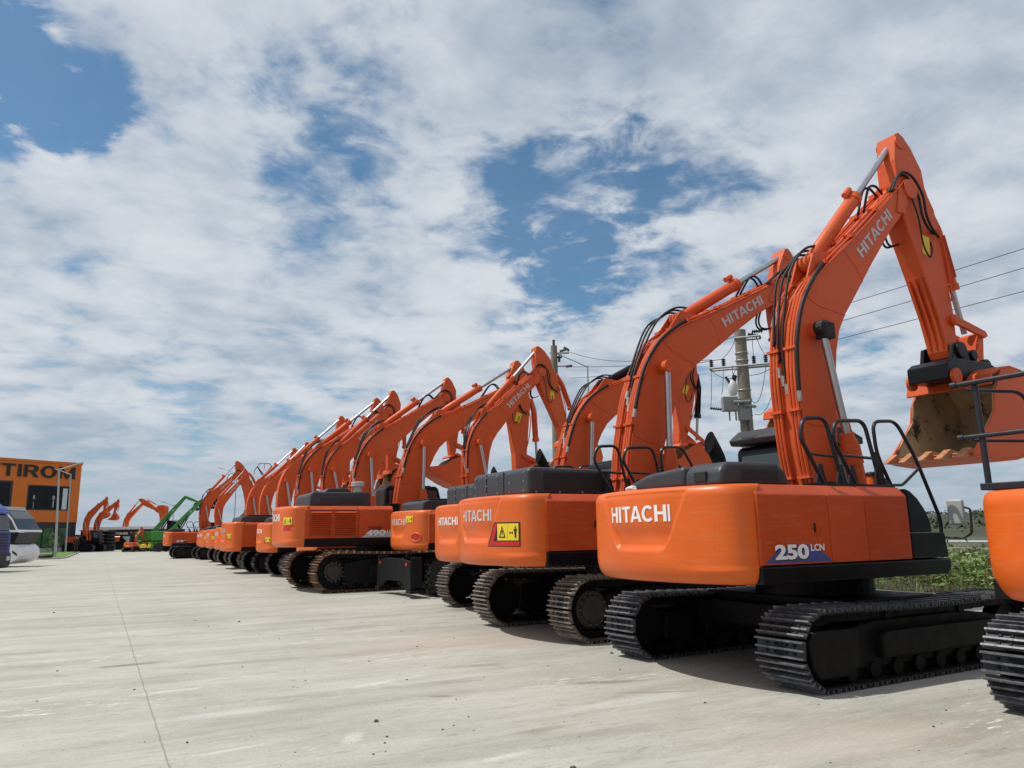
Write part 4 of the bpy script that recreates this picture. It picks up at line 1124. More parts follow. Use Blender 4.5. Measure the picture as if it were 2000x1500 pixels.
    t.link(h, bp.inputs['Height']); t.link(bp.outputs[0], b.inputs['Normal'])
    return m
def uv2(u, v): # across the row, along the row -> world x, y
    a = R(62); return (u * math.sin(a) - v * math.cos(a), u * math.cos(a) + v * math.sin(a))
YARD_EDGE = 18.0
yd = sheet('concrete_yard', [uv2(-70, -40), uv2(YARD_EDGE, -40), uv2(YARD_EDGE, 160), uv2(-70, 160)], 0.0, yard_mat())
tag(yd, kind='structure')

# loose grit and stones on the concrete
mb = MB(); rg = random.Random(3)
for i in range(520):
    yy = 3.6 + 24 * rg.random() ** 1.7; xx = (rg.random() - 0.5) * 1.5 * yy
    s_ = (0.003 + 0.009 * rg.random() ** 3)
    if i % 60 == 0: s_ = 0.02
    a = rg.random() * 6; vs = []
    for dx, dy, dz in ((-1,-1,0),(1,-1,0),(1,1,0),(-1,1,0),(-.7,-.6,1),(.7,-.6,.9),(.6,.7,.8),(-.6,.6,1)):
        q = Vector((dx*(0.7+0.6*rg.random()), dy*(0.7+0.6*rg.random()), dz)); q.rotate(Matrix.Rotation(a, 3, 'Z')); vs.append((xx + q.x*s_, yy + q.y*s_, q.z*s_))
    mb.add(vs, [(0,3,2,1),(4,5,6,7),(0,1,5,4),(1,2,6,5),(2,3,7,6),(3,0,4,7)])
M_['stone'] = mat('stone', (0.10, 0.09, 0.075), 0.9, var=0.5, scale=30)
tag(mb.build('gravel_bits', M_['stone']), 'dark grit and small stones scattered over the pale concrete', 'gravel', kind='stuff')

# distant low hill on the right
mb = MB(); N1, N2 = 60, 10; vs = []; fs = []
for j in range(N2 + 1):
    for i in range(N1 + 1):
        u = 110 + 18 * j; v_ = -60 + i * 9
        x_, y_ = uv2(u, v_)
        h_ = 7.6 * (math.sin(math.pi * min(1, j / N2 * 1.0) * 0.5)) * (0.75 + 0.4 * noise.noise(Vector((i * 0.13, j * 0.3, 1)))) * min(1, (N1 - i) / 12 + 0.02)
        vs.append((x_, y_, h_ if j else -0.4))
for j in range(N2):
    for i in range(N1): fs.append((j*(N1+1)+i, j*(N1+1)+i+1, (j+1)*(N1+1)+i+1, (j+1)*(N1+1)+i))
M_['hill'] = mat('scrub_hill', (0.040, 0.046, 0.020), 0.95, var=0.5, scale=0.12, dirt=((0.085, 0.065, 0.04), 0.05, 0.5, 0.6))
mb.add(vs, fs); tag(mb.build('hill', M_['hill'], smooth=True), kind='structure')

# ------------------------------------------------------------------ the row of excavators
G = 'orange excavators parked in a row'
excavator('orange excavator cut off by the right edge of the photo, dark handrails on its deck', 6.74, 6.75, 61, rad=0.345, rb=0.36, zt=1.88, zb=0.98, hood='none', rails=False, boom_text=True, name_h=0.18, skirt=0.18)
m1, surf1, U1 = excavator('orange excavator marked 250 LCN, steep raised boom with an open bucket', 3.84, 10.21, 60, 61, rad=0.345, rb=0.24, coupler=True, ribs=True, model=('250', 'LCN', -2.10, 1.28, 'blue_decal'))
m2, surf2, U2 = excavator('orange excavator with a red framed yellow warning sign on its rear', 1.96, 13.92, 61, 62, Rt=2.96, W=1.38, zb=1.10, zt=2.17, skirt=0.22, foot=(0.12, 1.9), tip=(4.30, 6.66), end=(4.30, 4.10), hood='box',
    shoes=('shoe_brown', 'edge_brown'), hub='round', sign='frame', white_text=False, sign_at=(0.72, 0.36, 0.44, 0.25))
m3, surf3, U3 = excavator('orange excavator with a black cylinder on its boom, half hidden beyond the red framed sign', 0.94, 17.69, 61, 61, Rt=2.72, W=1.3, zb=1.02, zt=2.2, lod=1, foot=(0.15, 1.9), tip=(3.95, 5.90), end=(3.75, 3.75), bucket_rot=-28, hood='box',
    shoes=('shoe_brown', 'edge_brown'), hub='round', arm_cyl='black', buck_cyl='black', boom_text=False, name_h=0.16)
m4, surf4, U4 = excavator('orange wheeled excavator with a black stabilizer blade and fat tyres, oval rear lamp', -1.15, 22.3, 61, 61, Rt=2.34, W=1.24, zb=1.18, zt=2.22, lod=1, foot=(0.05, 2.0), tip=(2.28, 6.45), end=(3.15, 4.4), hood='flat',
    wheels=True, sign='plain', sign_at=(0.55, 0.70, 0.32, 0.17), white_text=False, name_h=0.17, rails=False)
m5, surf5, U5 = excavator('biggest orange excavator, marked 490 LCH, with louvred side panel and silver air cleaner', -4.2, 25.14, 60, 64, su=1.2, gauge=1.25, Rt=3.42, W=1.5, zb=1.28, zt=2.46, skirt=0.24, lod=1, foot=(0.55, 1.9), tip=(4.62, 6.62), end=(4.85, 3.7), hood='big',
    shoes=('shoe_rust', 'edge_rust'), hub='round', louvres=True, boom_text=False, rails=False, front=False, sign='red_below', sign_at=(0.95, 0.55, 0.42, 0.21), model=('490', 'LCH', -0.98, 1.56, 'decal_grey'), name_h=0.21, recess=False, bucket_rot=20)
excavator('short tailed orange excavator mostly hidden behind the 490 machine', -6.15, 29.6, 61, 61, Rt=2.0, W=1.25, zb=0.96, zt=2.1, lod=1, foot=(0.15, 1.85), tip=(3.80, 7.10), end=(4.15, 4.75), hood='flat', boom_text=False, rails=False, bucket_rot=-35)
excavator('orange excavator with white lettering on its boom, parked just beyond the 490 machine', -8.01, 33.59, 61, 61, Rt=2.90, zb=0.97, zt=2.15, lod=1, foot=(0.15, 1.85), tip=(2.62, 7.15), end=(2.75, 4.5), hood='round', sign='line', sign_at=(0.9, 0.35, 0.34, 0.19), rails=False)
excavator('orange excavator with a flat black hood, yellow sign and unlettered boom beyond the 490 machine', -10.23, 36.95, 61, 61, Rt=3.40, W=1.45, zb=0.98, zt=2.25, lod=1, foot=(0.15, 1.85), tip=(3.62, 7.40), end=(4.1, 4.6), hood='flat', shoes=('shoe_black', 'shoe_edge'), sign='line', sign_at=(0.9, 0.45, 0.34, 0.19), boom_text=False, rails=False, white_text=False)
excavator('orange excavator behind the flat black hood, third beyond the 490 machine', -12.7, 42.1, 61, 61, Rt=3.2, zb=0.98, zt=2.1, lod=2, foot=(0.15, 1.85), tip=(3.15, 7.30), end=(3.6, 4.6), sign='plain', sign_at=(1.0, 0.45, 0.34, 0.19), boom_text=False, rails=False, shoes=('shoe_brown', 'edge_brown'))
excavator('orange excavator fourth beyond the 490 machine, rusty tracks and yellow sign', -15.48, 47.78, 61, 61, Rt=3.1, zb=0.98, zt=2.06, lod=2, foot=(0.15, 1.85), tip=(2.55, 6.58), end=(3.1, 4.2), sign='plain', sign_at=(1.0, 0.45, 0.34, 0.19), boom_text=False, rails=False, shoes=('shoe_brown', 'edge_brown'))
excavator('orange excavator third from the far end of the row, yellow sign on its rear corner', -18.34, 53.64, 61, 61, Rt=3.0, zb=0.98, zt=2.06, lod=2, foot=(0.15, 1.85), tip=(2.90, 6.85), end=(3.4, 4.3), sign='plain', sign_at=(1.0, 0.45, 0.34, 0.19), boom_text=False, rails=False, shoes=('shoe_brown', 'edge_brown'))
excavator('smaller orange excavator with steep lettered boom beside the 210 machine', -21.9, 59.6, 61, 61, Rt=2.1, W=1.2, zb=0.98, zt=2.0, lod=2, foot=(-0.55, 1.85), tip=(1.0, 6.05), end=(1.35, 4.0), rails=False)
excavator('last orange excavator of the row, marked 210 on its side, farthest from the camera', -25.61, 64.08, 61, 61, Rt=2.86, zb=1.0, zt=2.08, lod=1, foot=(0.15, 1.8), tip=(2.66, 6.88), end=(4.05, 4.35), model=('210', 'LC', -2.0, 1.28, 'mark'), rails=True)

# steel rails on the rear deck of the nearest machine
m0 = [o for o in bpy.data.objects if o.name == 'excavator'][0]
mb = MB(); yl = 1.26; X0 = -2.28
mb.box(X0 - 0.07, X0 + 0.05, -1.25, 1.30, 1.895, 1.955); mb.box(X0 - 0.02, X0 + 0.9, 1.2, 1.30, 1.895, 1.955)
mb.build('rail_beam', M_['rail'], m0, bevel=0.008)
mb = MB()
mb.tube([(X0, yl, 1.95), (X0 + 0.02, yl + 0.02, 2.87)], 0.026, 10); mb.tube([(X0, -1.1, 1.95), (X0, -1.1, 2.87)], 0.026, 10)
mb.tube([(X0 - 0.02, 1.43, 2.85), (X0 - 0.02, -1.3, 2.85)], 0.024, 10); mb.tube([(X0 - 0.02, 1.42, 2.37), (X0 - 0.02, -1.3, 2.37)], 0.022, 10)
mb.tube(bent([(X0 + 0.03, 1.38, 2.80), (X0 + 0.75, 1.25, 2.82), (X0 + 1.0, 1.2, 1.95)], 0.16), 0.018, 8)
mb.tube([(X0 + 0.03, 1.36, 2.34), (X0 + 0.9, 1.22, 2.36)], 0.016, 8)
mb.tube([(X0 - 0.02, 1.47, 2.85), (X0 - 0.02, 1.42, 2.85)], 0.032, 10); mb.tube([(X0 - 0.02, 1.46, 2.37), (X0 - 0.02, 1.41, 2.37)], 0.030, 10)
mb.build('handrail', M_['rail'], m0, smooth=True, auto=40)

# small loose things on the nearest machines: fuel filler cap and a rag
mb = MB(); mb.lathe([(0, 0.06), (0.14, 0.06), (0.142, 0.0)], (0.02, -0.98, 2.06), (0, 0, 1), 16); fc = U1(mb.build('fuel_filler', M_['body'], m1, smooth=True, auto=40))
mb = MB(); mb.lathe([(0, 0.068), (0.03, 0.07), (0.05, 0.05), (0.05, 0)], (0.02, -0.98, 2.20), (0, 0, 1), 16); mb.box(0.0, 0.13, -1.0, -0.96, 2.235, 2.255); mb.build('filler_cap', M_['rail'], fc, smooth=True, auto=40)
M_['cloth'] = mat('rag_cloth', (0.62, 0.60, 0.56), 0.9, var=0.2, scale=12)
bm = bmesh.new(); bmesh.ops.create_icosphere(bm, subdivisions=3, radius=0.075)
for v in bm.verts:
    d = 1 + 0.35 * noise.noise(v.co * 22); v.co *= d; v.co.z = max(v.co.z * 0.6, -0.02)
me = bpy.data.meshes.new('rag'); bm.to_mesh(me); bm.free(); me.materials.append(M_['cloth']); me.shade_smooth()
rag = put('rag', me); th = R(90 - 61); q = Matrix.Rotation(th, 3, 'Z') @ Vector((-2.52, 0.42, 0)); rag.location = (3.84 + q.x, 10.21 + q.y, 2.09)
tag(rag, 'crumpled pale rag lying on the rear edge of the 250 excavator', 'rag')

# oval lamp on the rear of the wheeled machine
cwm = [c_ for c_ in m4.children if c_.name.startswith('counterweight')][0]
q = MB(); n_ = 20; vs = [surf4(0.98, 1.52, 0.012)]; fs = []
for i in range(n_): a_ = math.tau * i / n_; vs.append(surf4(0.98 + 0.14 * math.cos(a_), 1.52 + 0.085 * math.sin(a_), 0.012))
for i in range(n_): fs.append((0, 1 + i, 1 + (i + 1) % n_))
q.add(vs, fs); q.build('tail_lamp', M_['red'], cwm, fix=False)
q = MB(); q.tube([surf4(0.98 + 0.165 * math.cos(math.tau * i / n_), 1.52 + 0.105 * math.sin(math.tau * i / n_), 0.006) for i in range(n_)], 0.022, 6, closed=True); q.build('lamp_rim', M_['body'], cwm, smooth=True)

# ------------------------------------------------------------------ showroom building
M_['facade'] = mat('orange_facade', (0.68, 0.155, 0.013), 0.55, var=0.06, scale=0.6)
M_['anthracite'] = mat('anthracite_cladding', (0.022, 0.026, 0.032), 0.5, var=0.15, scale=1)
M_['plinth'] = mat('plinth_plaster', (0.33, 0.35, 0.36), 0.8, var=0.1, scale=2)
M_['win'] = mat('window_glass', (0.008, 0.011, 0.014), 0.18, var=0.1, spec=0.22)
M_['win_green'] = mat('shop_glass', (0.05, 0.09, 0.045), 0.07, var=0.6, scale=0.8, spec=1.0)
M_['pale_panel'] = mat('pale_panel', (0.55, 0.62, 0.68), 0.4, var=0.08)
bd = empty('showroom', (-58.3, 104.0, 0.004), math.atan2(-0.873, -0.488))
tag(bd, 'orange two storey showroom with big black letters and a dark glazed ground floor', 'building')
# local x runs along the facade towards the camera, local -y is outwards
LEN, DEP = 32.0, 18.0
def bbox(name, x0, x1, y0, y1, z0, z1, mt, parent=bd, bevel=0):
    q = MB(); q.box(x0, x1, y0, y1, z0, z1); return q.build(name, M_[mt], parent, bevel=bevel)
# facade faces the yard: outward normal is to the left of the facade direction
OUT = 1.0
bbox('wall', 0, LEN, -DEP, 0, 3.86, 11.45, 'facade', bevel=0.03)
bbox('roof', -0.08, LEN + 0.08, -DEP - 0.08, 0.08, 11.453, 11.74, 'facade')
bbox('ground_floor', 0.05, LEN - 0.05, -DEP + 0.05, -0.04, 0.6, 3.857, 'anthracite')
bbox('plinth', 0.02, LEN - 0.02, -DEP, -0.02, 0.0, 0.597, 'plinth')
def window(x0, x1, z0, z1, glass, fr=0.18, bars=(), deep=0.0):
    f = MB()
    f.box(x0, x1, -0.02, 0.03, z0, z0 + fr); f.box(x0, x1, -0.02, 0.03, z1 - fr, z1)
    f.box(x0, x0 + fr, -0.02, 0.03, z0 + fr, z1 - fr); f.box(x1 - fr, x1, -0.02, 0.03, z0 + fr, z1 - fr)
    for b_ in bars: f.box(b_ - 0.05, b_ + 0.05, -0.02, 0.028, z0 + fr, z1 - fr)
    o = f.build('window', M_['anthracite'], bd)
    g = MB(); g.box(x0 + fr, x1 - fr, 0.003, 0.008, z0 + fr, z1 - fr); g.build('pane', M_[glass], o)
    return o
w1 = window(1.25, 6.78, 5.38, 8.55, 'win', 0.14)
g = MB(); g.box(1.62, 2.25, 0.010, 0.014, 5.52, 8.25); g.build('pale_blind', M_['pale_panel'], w1)
g = MB()
for xx, zz, ww, hh in ((5.9, 7.0, 0.22, 0.5), (5.9, 6.0, 0.07, 0.8), (3.4, 7.0, 0.3, 0.5), (3.4, 6.2, 0.18, 0.9), (2.75, 6.4, 0.16, 0.16)): g.box(xx - ww/2, xx + ww/2, 0.010, 0.013, zz - hh/2, zz + hh/2)
g.build('interior_fitting', M_['plinth'], w1)
w0 = window(8.62, 13.2, 3.9, 8.95, 'win', 0.25, (10.6,))
window(15.0, 20.5, 4.8, 8.55, 'win', 0.2, (17.5,))
for x0, x1 in ((1.25, 2.9), (2.95, 4.4), (4.45, 6.2), (6.25, 8.3), (8.35, 11.0), (11.2, 14.0), (14.2, 17.0)):
    window(x0, x1, 0.70, 3.18, 'win_green', 0.07)
lettering('sign_letters', 'TIROM', lambda a, b_: Vector((10.21 - a, 0.10, 9.52 + b_)), 1.56, 9.35, M_['mark'], bd)
lettering('sign_letters', 'T', lambda a, b_: Vector((12.12 - a, 0.10, 9.52 + b_)), 1.56, 1.74, M_['mark'], bd)
q = MB()
for i, z_ in enumerate((6.2, 5.0, 9.0)): q.box(-0.75, -0.05, -2.5 - i * 0.6, -1.6 - i * 0.6, z_, z_ + 0.75)
q.build('air_conditioner', M_['grey_box'], bd, bevel=0.03)

# ------------------------------------------------------------------ lawn, kerb, lamps
M_['kerb'] = mat('kerb_concrete', (0.34, 0.33, 0.30), 0.85, var=0.15, scale=2)
M_['grass'] = mat('lawn', (0.10, 0.19, 0.03), 0.9, var=0.35, scale=3)
lawn = [(-39.9, 63.6), (-40.2, 71.0), (-41.7, 75.0), (-54.0, 96.0), (-57.0, 101.0), (-66, 86), (-54, 62)]
lawn = [(-38.6, 66.5), (-39.6, 69.5), (-54.2, 98.0), (-56.8, 99.0), (-63.9, 86.5), (-58, 72), (-48, 66)]
q = MB(); q.prism(lawn, 0.004, 0.12, axis='z'); tag(q.build('kerb', M_['kerb'], bevel=0.02), 'pale kerb edging the lawn island beside the showroom', 'kerb')
cx = sum(p[0] for p in lawn) / len(lawn); cy = sum(p[1] for p in lawn) / len(lawn)
lw = sheet('lawn', [(cx + (a - cx) * 0.975, cy + (b_ - cy) * 0.975) for a, b_ in lawn], 0.135, M_['grass']); tag(lw, kind='structure')
M_['leaf'] = mat('leaf_green', (0.13, 0.21, 0.05), 0.7, var=0.5, scale=1.5)
M_['leaf3'] = mat('scrub_green', (0.045, 0.065, 0.022), 0.8, var=0.4, scale=0.2)
M_['leaf2'] = mat('leaf_pale', (0.23, 0.27, 0.10), 0.75, var=0.4, scale=1.5)
M_['stem'] = mat('dry_stem', (0.22, 0.18, 0.10), 0.9, var=0.3)
def leaves(mb, c, rad, n, size, rg, mi=0, flat=0.6):
    for i in range(n):
        d = Vector((rg.gauss(0, 1), rg.gauss(0, 1), rg.gauss(0, 1))).normalized() * rg.random() ** 0.5
        p = Vector(c) + Vector((d.x * rad[0], d.y * rad[1], d.z * rad[2]))
        a = Vector((rg.gauss(0, 1), rg.gauss(0, 1), rg.gauss(0, flat))).normalized(); b_ = a.orthogonal().normalized(); s_ = size * (0.6 + 0.8 * rg.random())
        b_.rotate(Matrix.Rotation(rg.random() * 6.3, 3, a))
        mb.add([p - a * s_, p + b_ * s_ * 0.4, p + a * s_, p - b_ * s_ * 0.4], [(0, 1, 2, 3)], mi)
rg = random.Random(11)
sh = empty('shrub', (-42.4, 72.2, 0.13)); tag(sh, 'slim green shrub on the lawn beside the lamp post', 'shrub')
q = MB(); 
for i in range(26): leaves(q, (rg.gauss(0, 0.28), rg.gauss(0, 0.28), 0.2 + rg.random() * 1.9), (0.16, 0.16, 0.3), 14, 0.09, rg)
q.build('foliage', [M_['leaf'], M_['leaf2']], sh, fix=False)
q = MB(); q.cyl((0, 0, 0), (0, 0, 1.5), 0.03, 6); q.build('stem', M_['stem'], sh)

def street_lamp(label, x, y, h, arms, r=0.09, lean=(0, 0)):
    o = empty('street_lamp', (x, y, 0.004)); tag(o, label, 'street lamp', 'street lamps round the yard')
    top = Vector((lean[0], lean[1], h))
    q = MB(); q.tube([(0, 0, 0), tuple(top)], [r, r * 0.6], 10); q.lathe([(0, r * 2.2), (0.05, r * 2.2), (0.06, r)], (0, 0, 0), (0, 0, 1), 12); q.build('pole', M_['silver'], o, smooth=True, auto=40)
    for (dx, dy, dz, L_) in arms:
        d = Vector((dx, dy, dz)).normalized(); e = top + d * L_
        q = MB(); q.tube([top - Vector((0, 0, 0.1)), e], [r * 0.5, r * 0.4], 8); a_ = q.build('arm', M_['silver'], o, smooth=True, auto=40)
        m_ = Matrix.Translation(e + d * 0.25) @ d.to_track_quat('X', 'Z').to_matrix().to_4x4()
        q = MB(); q.box(-0.32, 0.35, -0.12, 0.12, -0.04, 0.05, 0, m_); q.build('lamp_head', M_['grey_box'], a_, bevel=0.02)
    return o
street_lamp('nearest tall street lamp on the lawn, arm reaching right', -41.37, 70.84, 8.05, [(1, -0.15, 0.20, 1.8)], 0.115, (-0.4, 0.0))
street_lamp('shorter looking street lamp on the lawn next to the showroom corner', -57.3, 100.2, 10.0, [(-1, 0.1, 0.3, 1.9)], 0.12, (-0.2, 0))
street_lamp('slim street lamp behind the last excavator of the row, arm pointing left', -33.0, 92.0, 9.2, [(-1, 0.2, 0.25, 2.0)], 0.08)
street_lamp('double armed street lamp above the green machines', -49.0, 112.0, 6.3, [(-1, 0, 0.25, 1.3), (1, 0, 0.4, 0.6)], 0.10)
street_lamp('street lamp between the concrete poles, arm bent down to the left', 6.05, 60.0, 14.6, [(-1, 0, 0.42, 2.3)], 0.10)
for i, (x, y) in enumerate(((-40.9, 67.6), (-41.0, 68.9), (-39.9, 66.9))):
    q = MB(); seg = []
    q.tube([(0.42 * math.cos(a * math.tau / 24), 0.42 * math.sin(a * math.tau / 24), 0.12) for a in range(24)], 0.115, 8, closed=True)
    ty = q.build('tyre', M_['rubber'], smooth=True); ty.location = (x, y, 0.125 if i == 2 else 0.14)
    tag(ty, ('black tyre lying flat nearest the lamp post foot', 'black tyre lying flat behind the first at the kerb', 'black tyre lying flat at the corner of the lawn')[i], 'tyre', 'tyres lying by the kerb')

# ------------------------------------------------------------------ white coach and blue truck at the left edge
M_['switchgear'] = mat('switchgear_grey', (0.22, 0.23, 0.22), 0.5, var=0.2, scale=4)
M_['coach_glass'] = mat('coach_glass', (0.035, 0.045, 0.055), 0.08, var=0.2, spec=0.8)
M_['white_paint'] = mat('white_paint', (0.74, 0.75, 0.76), 0.3, var=0.05, coat=0.4)
M_['blue'] = mat('blue_paint', (0.003, 0.040, 0.27), 0.32, var=0.12, coat=0.3)
co = empty('coach', (-32.1, 49.2, 0.004), R(4)); tag(co, 'white coach with raked dark windscreen, its nose showing behind the blue truck', 'coach')
X = lambda p: [(a + 30.9, b_) for a, b_ in p]
q = MB(); q.prism(X([(-42, 0.25), (-30.9, 0.12), (-29.75, 0.22), (-29.36, 0.42), (-29.22, 0.75), (-29.30, 1.12), (-29.52, 1.35), (-29.85, 1.38), (-30.3, 1.05), (-31.2, 1.10), (-42, 1.1)]), -1.25, 1.25)
lo = q.build('lower_body', M_['white_paint'], co, bevel=0.08, seg=3)
q = MB()
for xx in (-30.1,): q.box(xx + 30.9 - 0.012, xx + 30.9, -1.256, -1.24, 0.2, 1.1)
q.prism(X([(-29.62, 1.02), (-29.30, 0.78), (-29.32, 0.66), (-29.60, 0.85)]), -1.258, -1.24)
q.build('headlight', M_['mark'], lo)
q = MB(); q.prism(X([(-42, 1.103), (-31.2, 1.103), (-30.3, 1.06), (-29.9, 1.36), (-29.62, 1.40), (-29.34, 2.10), (-42, 2.10)]), -1.20, 1.20); q.build('dark_side', M_['win'], co, bevel=0.03)
q = MB(); q.prism(X([(-42, 2.25), (-29.32, 2.25), (-29.75, 2.95), (-30.2, 3.42), (-30.7, 3.60), (-42, 3.62)]), -1.17, 1.17); q.build('windscreen', M_['coach_glass'], co, bevel=0.03)
q = MB(); q.prism(X([(-42, 2.103), (-29.22, 2.103), (-29.26, 2.247), (-42, 2.247)]), -1.25, 1.25)
for yy in (-1.25, 1.17):
    q.strip(X([(-29.42, 2.24), (-29.80, 2.90), (-30.25, 3.38), (-30.75, 3.58)]), yy, yy + 0.08, 0.10)
    q.strip(X([(-29.9, 2.24), (-30.15, 2.75), (-30.55, 3.2), (-30.9, 3.35)]), yy, yy + 0.08, 0.10)
q.build('window_frame', M_['white_paint'], co, bevel=0.02)
q = MB(); q.prism(X([(-42, 3.62), (-30.75, 3.60), (-30.25, 3.45), (-30.4, 3.68), (-42, 3.78)]), -1.15, 1.15); q.build('roof', M_['grey_box'], co, bevel=0.03)
q = MB(); q.tube([(1.5, -1.2, 2.12), (1.95, -1.45, 2.16)], 0.05, 8); q.box(1.75, 2.0, -1.6, -1.4, 2.07, 2.20); q.build('mirror', M_['white_paint'], co, bevel=0.02)
for xx in (-3.4,):
    for yy in (-1.1, 1.1):
        q = MB(); q.lathe([(-0.14, 0.3), (-0.14, 0.46), (0, 0.5), (0.14, 0.46), (0.14, 0.3)], (xx, yy, 0.5), (0, 1, 0), 24); q.build('wheel', M_['rubber'], co, smooth=True, auto=40)
tr = empty('truck', (-28.2, 41.3, 0.004), R(2)); tag(tr, 'blue truck cab with dark grille at the left edge, partly outside the photo', 'truck')
q = MB(); q.prism([(-3.0, 0.55), (0.78, 0.45), (0.92, 0.75), (0.90, 1.5), (0.86, 2.12), (-3.0, 2.12)], -1.22, 1.22); q.build('cab', M_['blue'], tr, bevel=0.08, seg=3)
q = MB(); q.prism([(-3.0, 2.123), (0.84, 2.123), (0.66, 2.95), (0.50, 3.12), (-3.0, 3.12)], -1.16, 1.16); q.build('windscreen', M_['coach_glass'], tr, bevel=0.06)
q = MB(); q.prism([(-3.0, 3.123), (0.62, 3.123), (0.72, 3.0), (0.80, 3.06), (0.56, 3.32), (0.1, 3.62), (-0.6, 3.78), (-3.0, 3.8)], -1.18, 1.18); q.build('roof_spoiler', M_['blue'], tr, bevel=0.06)
q = MB(); q.prism([(-0.9, 0.18), (0.85, 0.16), (0.98, 0.35), (0.97, 0.95), (0.78, 1.02), (-0.9, 0.60)], -1.24, 1.24); q.build('bumper', M_['anthracite'], tr, bevel=0.04)
q = MB(); q.box(0.93, 0.985, -1.15, -0.85, 0.55, 0.78); q.box(0.93, 0.985, 0.85, 1.15, 0.55, 0.78); q.build('headlight', M_['pale_panel'], tr, bevel=0.02)
q = MB(); q.box(0.62, 0.86, -1.52, -1.30, 2.2, 3.02); q.tube([(0.7, -1.1, 3.0), (0.72, -1.4, 3.05)], 0.03, 6); q.build('mirror', M_['pale_panel'], tr, bevel=0.04)
q = MB()
for i in range(6): q.box(0.905, 0.945, -0.9, 0.9, 1.15 + i * 0.15, 1.22 + i * 0.15)
q.build('grille', M_['mark'], tr)
for yy in (-1.05, 1.05):
    q = MB(); q.lathe([(-0.15, 0.3), (-0.15, 0.48), (0, 0.52), (0.15, 0.48), (0.15, 0.3)], (-0.5, yy, 0.52), (0, 1, 0), 24); q.build('wheel', M_['rubber'], tr, smooth=True, auto=40)

# ------------------------------------------------------------------ far machines at the end of the yard
GF = 'excavators at the far end of the yard'
excavator('distant red excavator beside the showroom, bucket tucked under its bent boom', -57.15, 104, 92, zt=2.0, lod=2, tip=(2.45, 6.65), end=(2.35, 5.1), hood='round', boom_text=False, name_h=0, rails=False, bucket_rot=10, group=GF)
excavator('distant red excavator right of the first, bucket hanging to its left', -57.95, 108, 92, zt=2.0, lod=2, tip=(2.75, 6.5), end=(2.45, 4.95), hood='round', boom_text=False, name_h=0, rails=False, bucket_rot=-10, group=GF)
excavator('distant orange excavator behind the low white roof, arm stretched out to the right', -59.4, 119, 92, zt=2.0, lod=2, tip=(2.7, 6.9), end=(5.0, 5.7), hood='round', boom_text=False, name_h=0, rails=False, bucket_rot=60, group=GF)
excavator('small orange mini excavator standing in front of the low white roofed hall', -47.6, 98.0, 10, su=0.5, Rt=1.15, W=0.7, zb=0.55, zt=1.15, skirt=0.1, lod=2, foot=(0.3, 0.9), tip=(1.3, 2.6), end=(2.0, 1.4), cab_z=2.4, hood='none', boom_text=False, name_h=0, rails=False, front=False, group=GF)

hl = empty('hall', (-64.5, 118.0, 0.004), R(2)); tag(hl, 'long low dark hall with a white roof edge at the far end of the yard', 'building')
def hbox(n, *a, mt='anthracite', bevel=0): q = MB(); q.box(*a); return q.build(n, M_[mt], hl, bevel=bevel)
hbox('wall', 0, 11.5, 0, 6, 0, 3.0); hbox('roof', -0.2, 11.7, -0.2, 6.2, 3.003, 3.4, mt='white_paint'); hbox('pale_panel', 3.2, 8.2, -0.06, -0.003, 1.05, 1.95, mt='pale_panel')
lettering('lettering', 'STEINER', lambda a, b_: Vector((4.1 + a, -0.03, 2.25 + b_)), 0.32, 2.1, M_['white'], hl, bold=0.03)
hbox('green_panel', 6.6, 8.6, -0.05, -0.003, 2.15, 2.75, mt='win_green')
for i in range(6):
    ty = MB(); ty.tube([(0.72 * math.cos(a * math.tau / 20), 0.72 * math.sin(a * math.tau / 20), 0) for a in range(20)], 0.24, 8, closed=True)
    o = ty.build('tyre', M_['rubber'], smooth=True); o.location = (-56.0 + 0.05 * (i % 2), 108.0, 0.25 + 0.47 * i)
    tag(o, ['big black tyre at the bottom of the stack before the low hall', 'second tyre from the bottom of the big stack', 'third tyre from the bottom of the big stack', 'third tyre from the top of the big stack', 'second tyre from the top of the big stack', 'topmost big black tyre of the stack before the low hall'][i], 'tyre', 'stacked machine tyres')

M_['red_paint'] = mat('red_paint', (0.42, 0.03, 0.015), 0.4, var=0.15)
tc_ = empty('tractor', (-60.6, 112.5, 0.004), R(20)); tag(tc_, 'red tractor with big black wheels parked beside the showroom corner', 'tractor')
q = MB(); q.prism([(-0.2, 0.8), (1.9, 0.8), (1.95, 1.4), (1.6, 1.75), (-0.2, 1.8)], -0.4, 0.4); q.build('bonnet', M_['red_paint'], tc_, bevel=0.08)
q = MB(); q.prism([(-1.6, 1.2), (-0.2, 1.2), (-0.25, 2.75), (-1.45, 2.75)], -0.7, 0.7); q.build('cab', M_['win'], tc_, bevel=0.05)
q = MB(); q.box(-1.65, -0.1, -0.8, 0.8, 2.76, 2.92); q.build('roof', M_['red_paint'], tc_, bevel=0.04)
for xx, yy, rr in ((-1.0, -0.9, 0.85), (-1.0, 0.9, 0.85), (1.4, -0.75, 0.5), (1.4, 0.75, 0.5)):
    q = MB(); q.lathe([(-0.2, rr * 0.5), (-0.2, rr * 0.93), (0, rr), (0.2, rr * 0.93), (0.2, rr * 0.5)], (xx, yy, rr), (0, 1, 0), 20); q.build('wheel', M_['rubber'], tc_, smooth=True, auto=40)

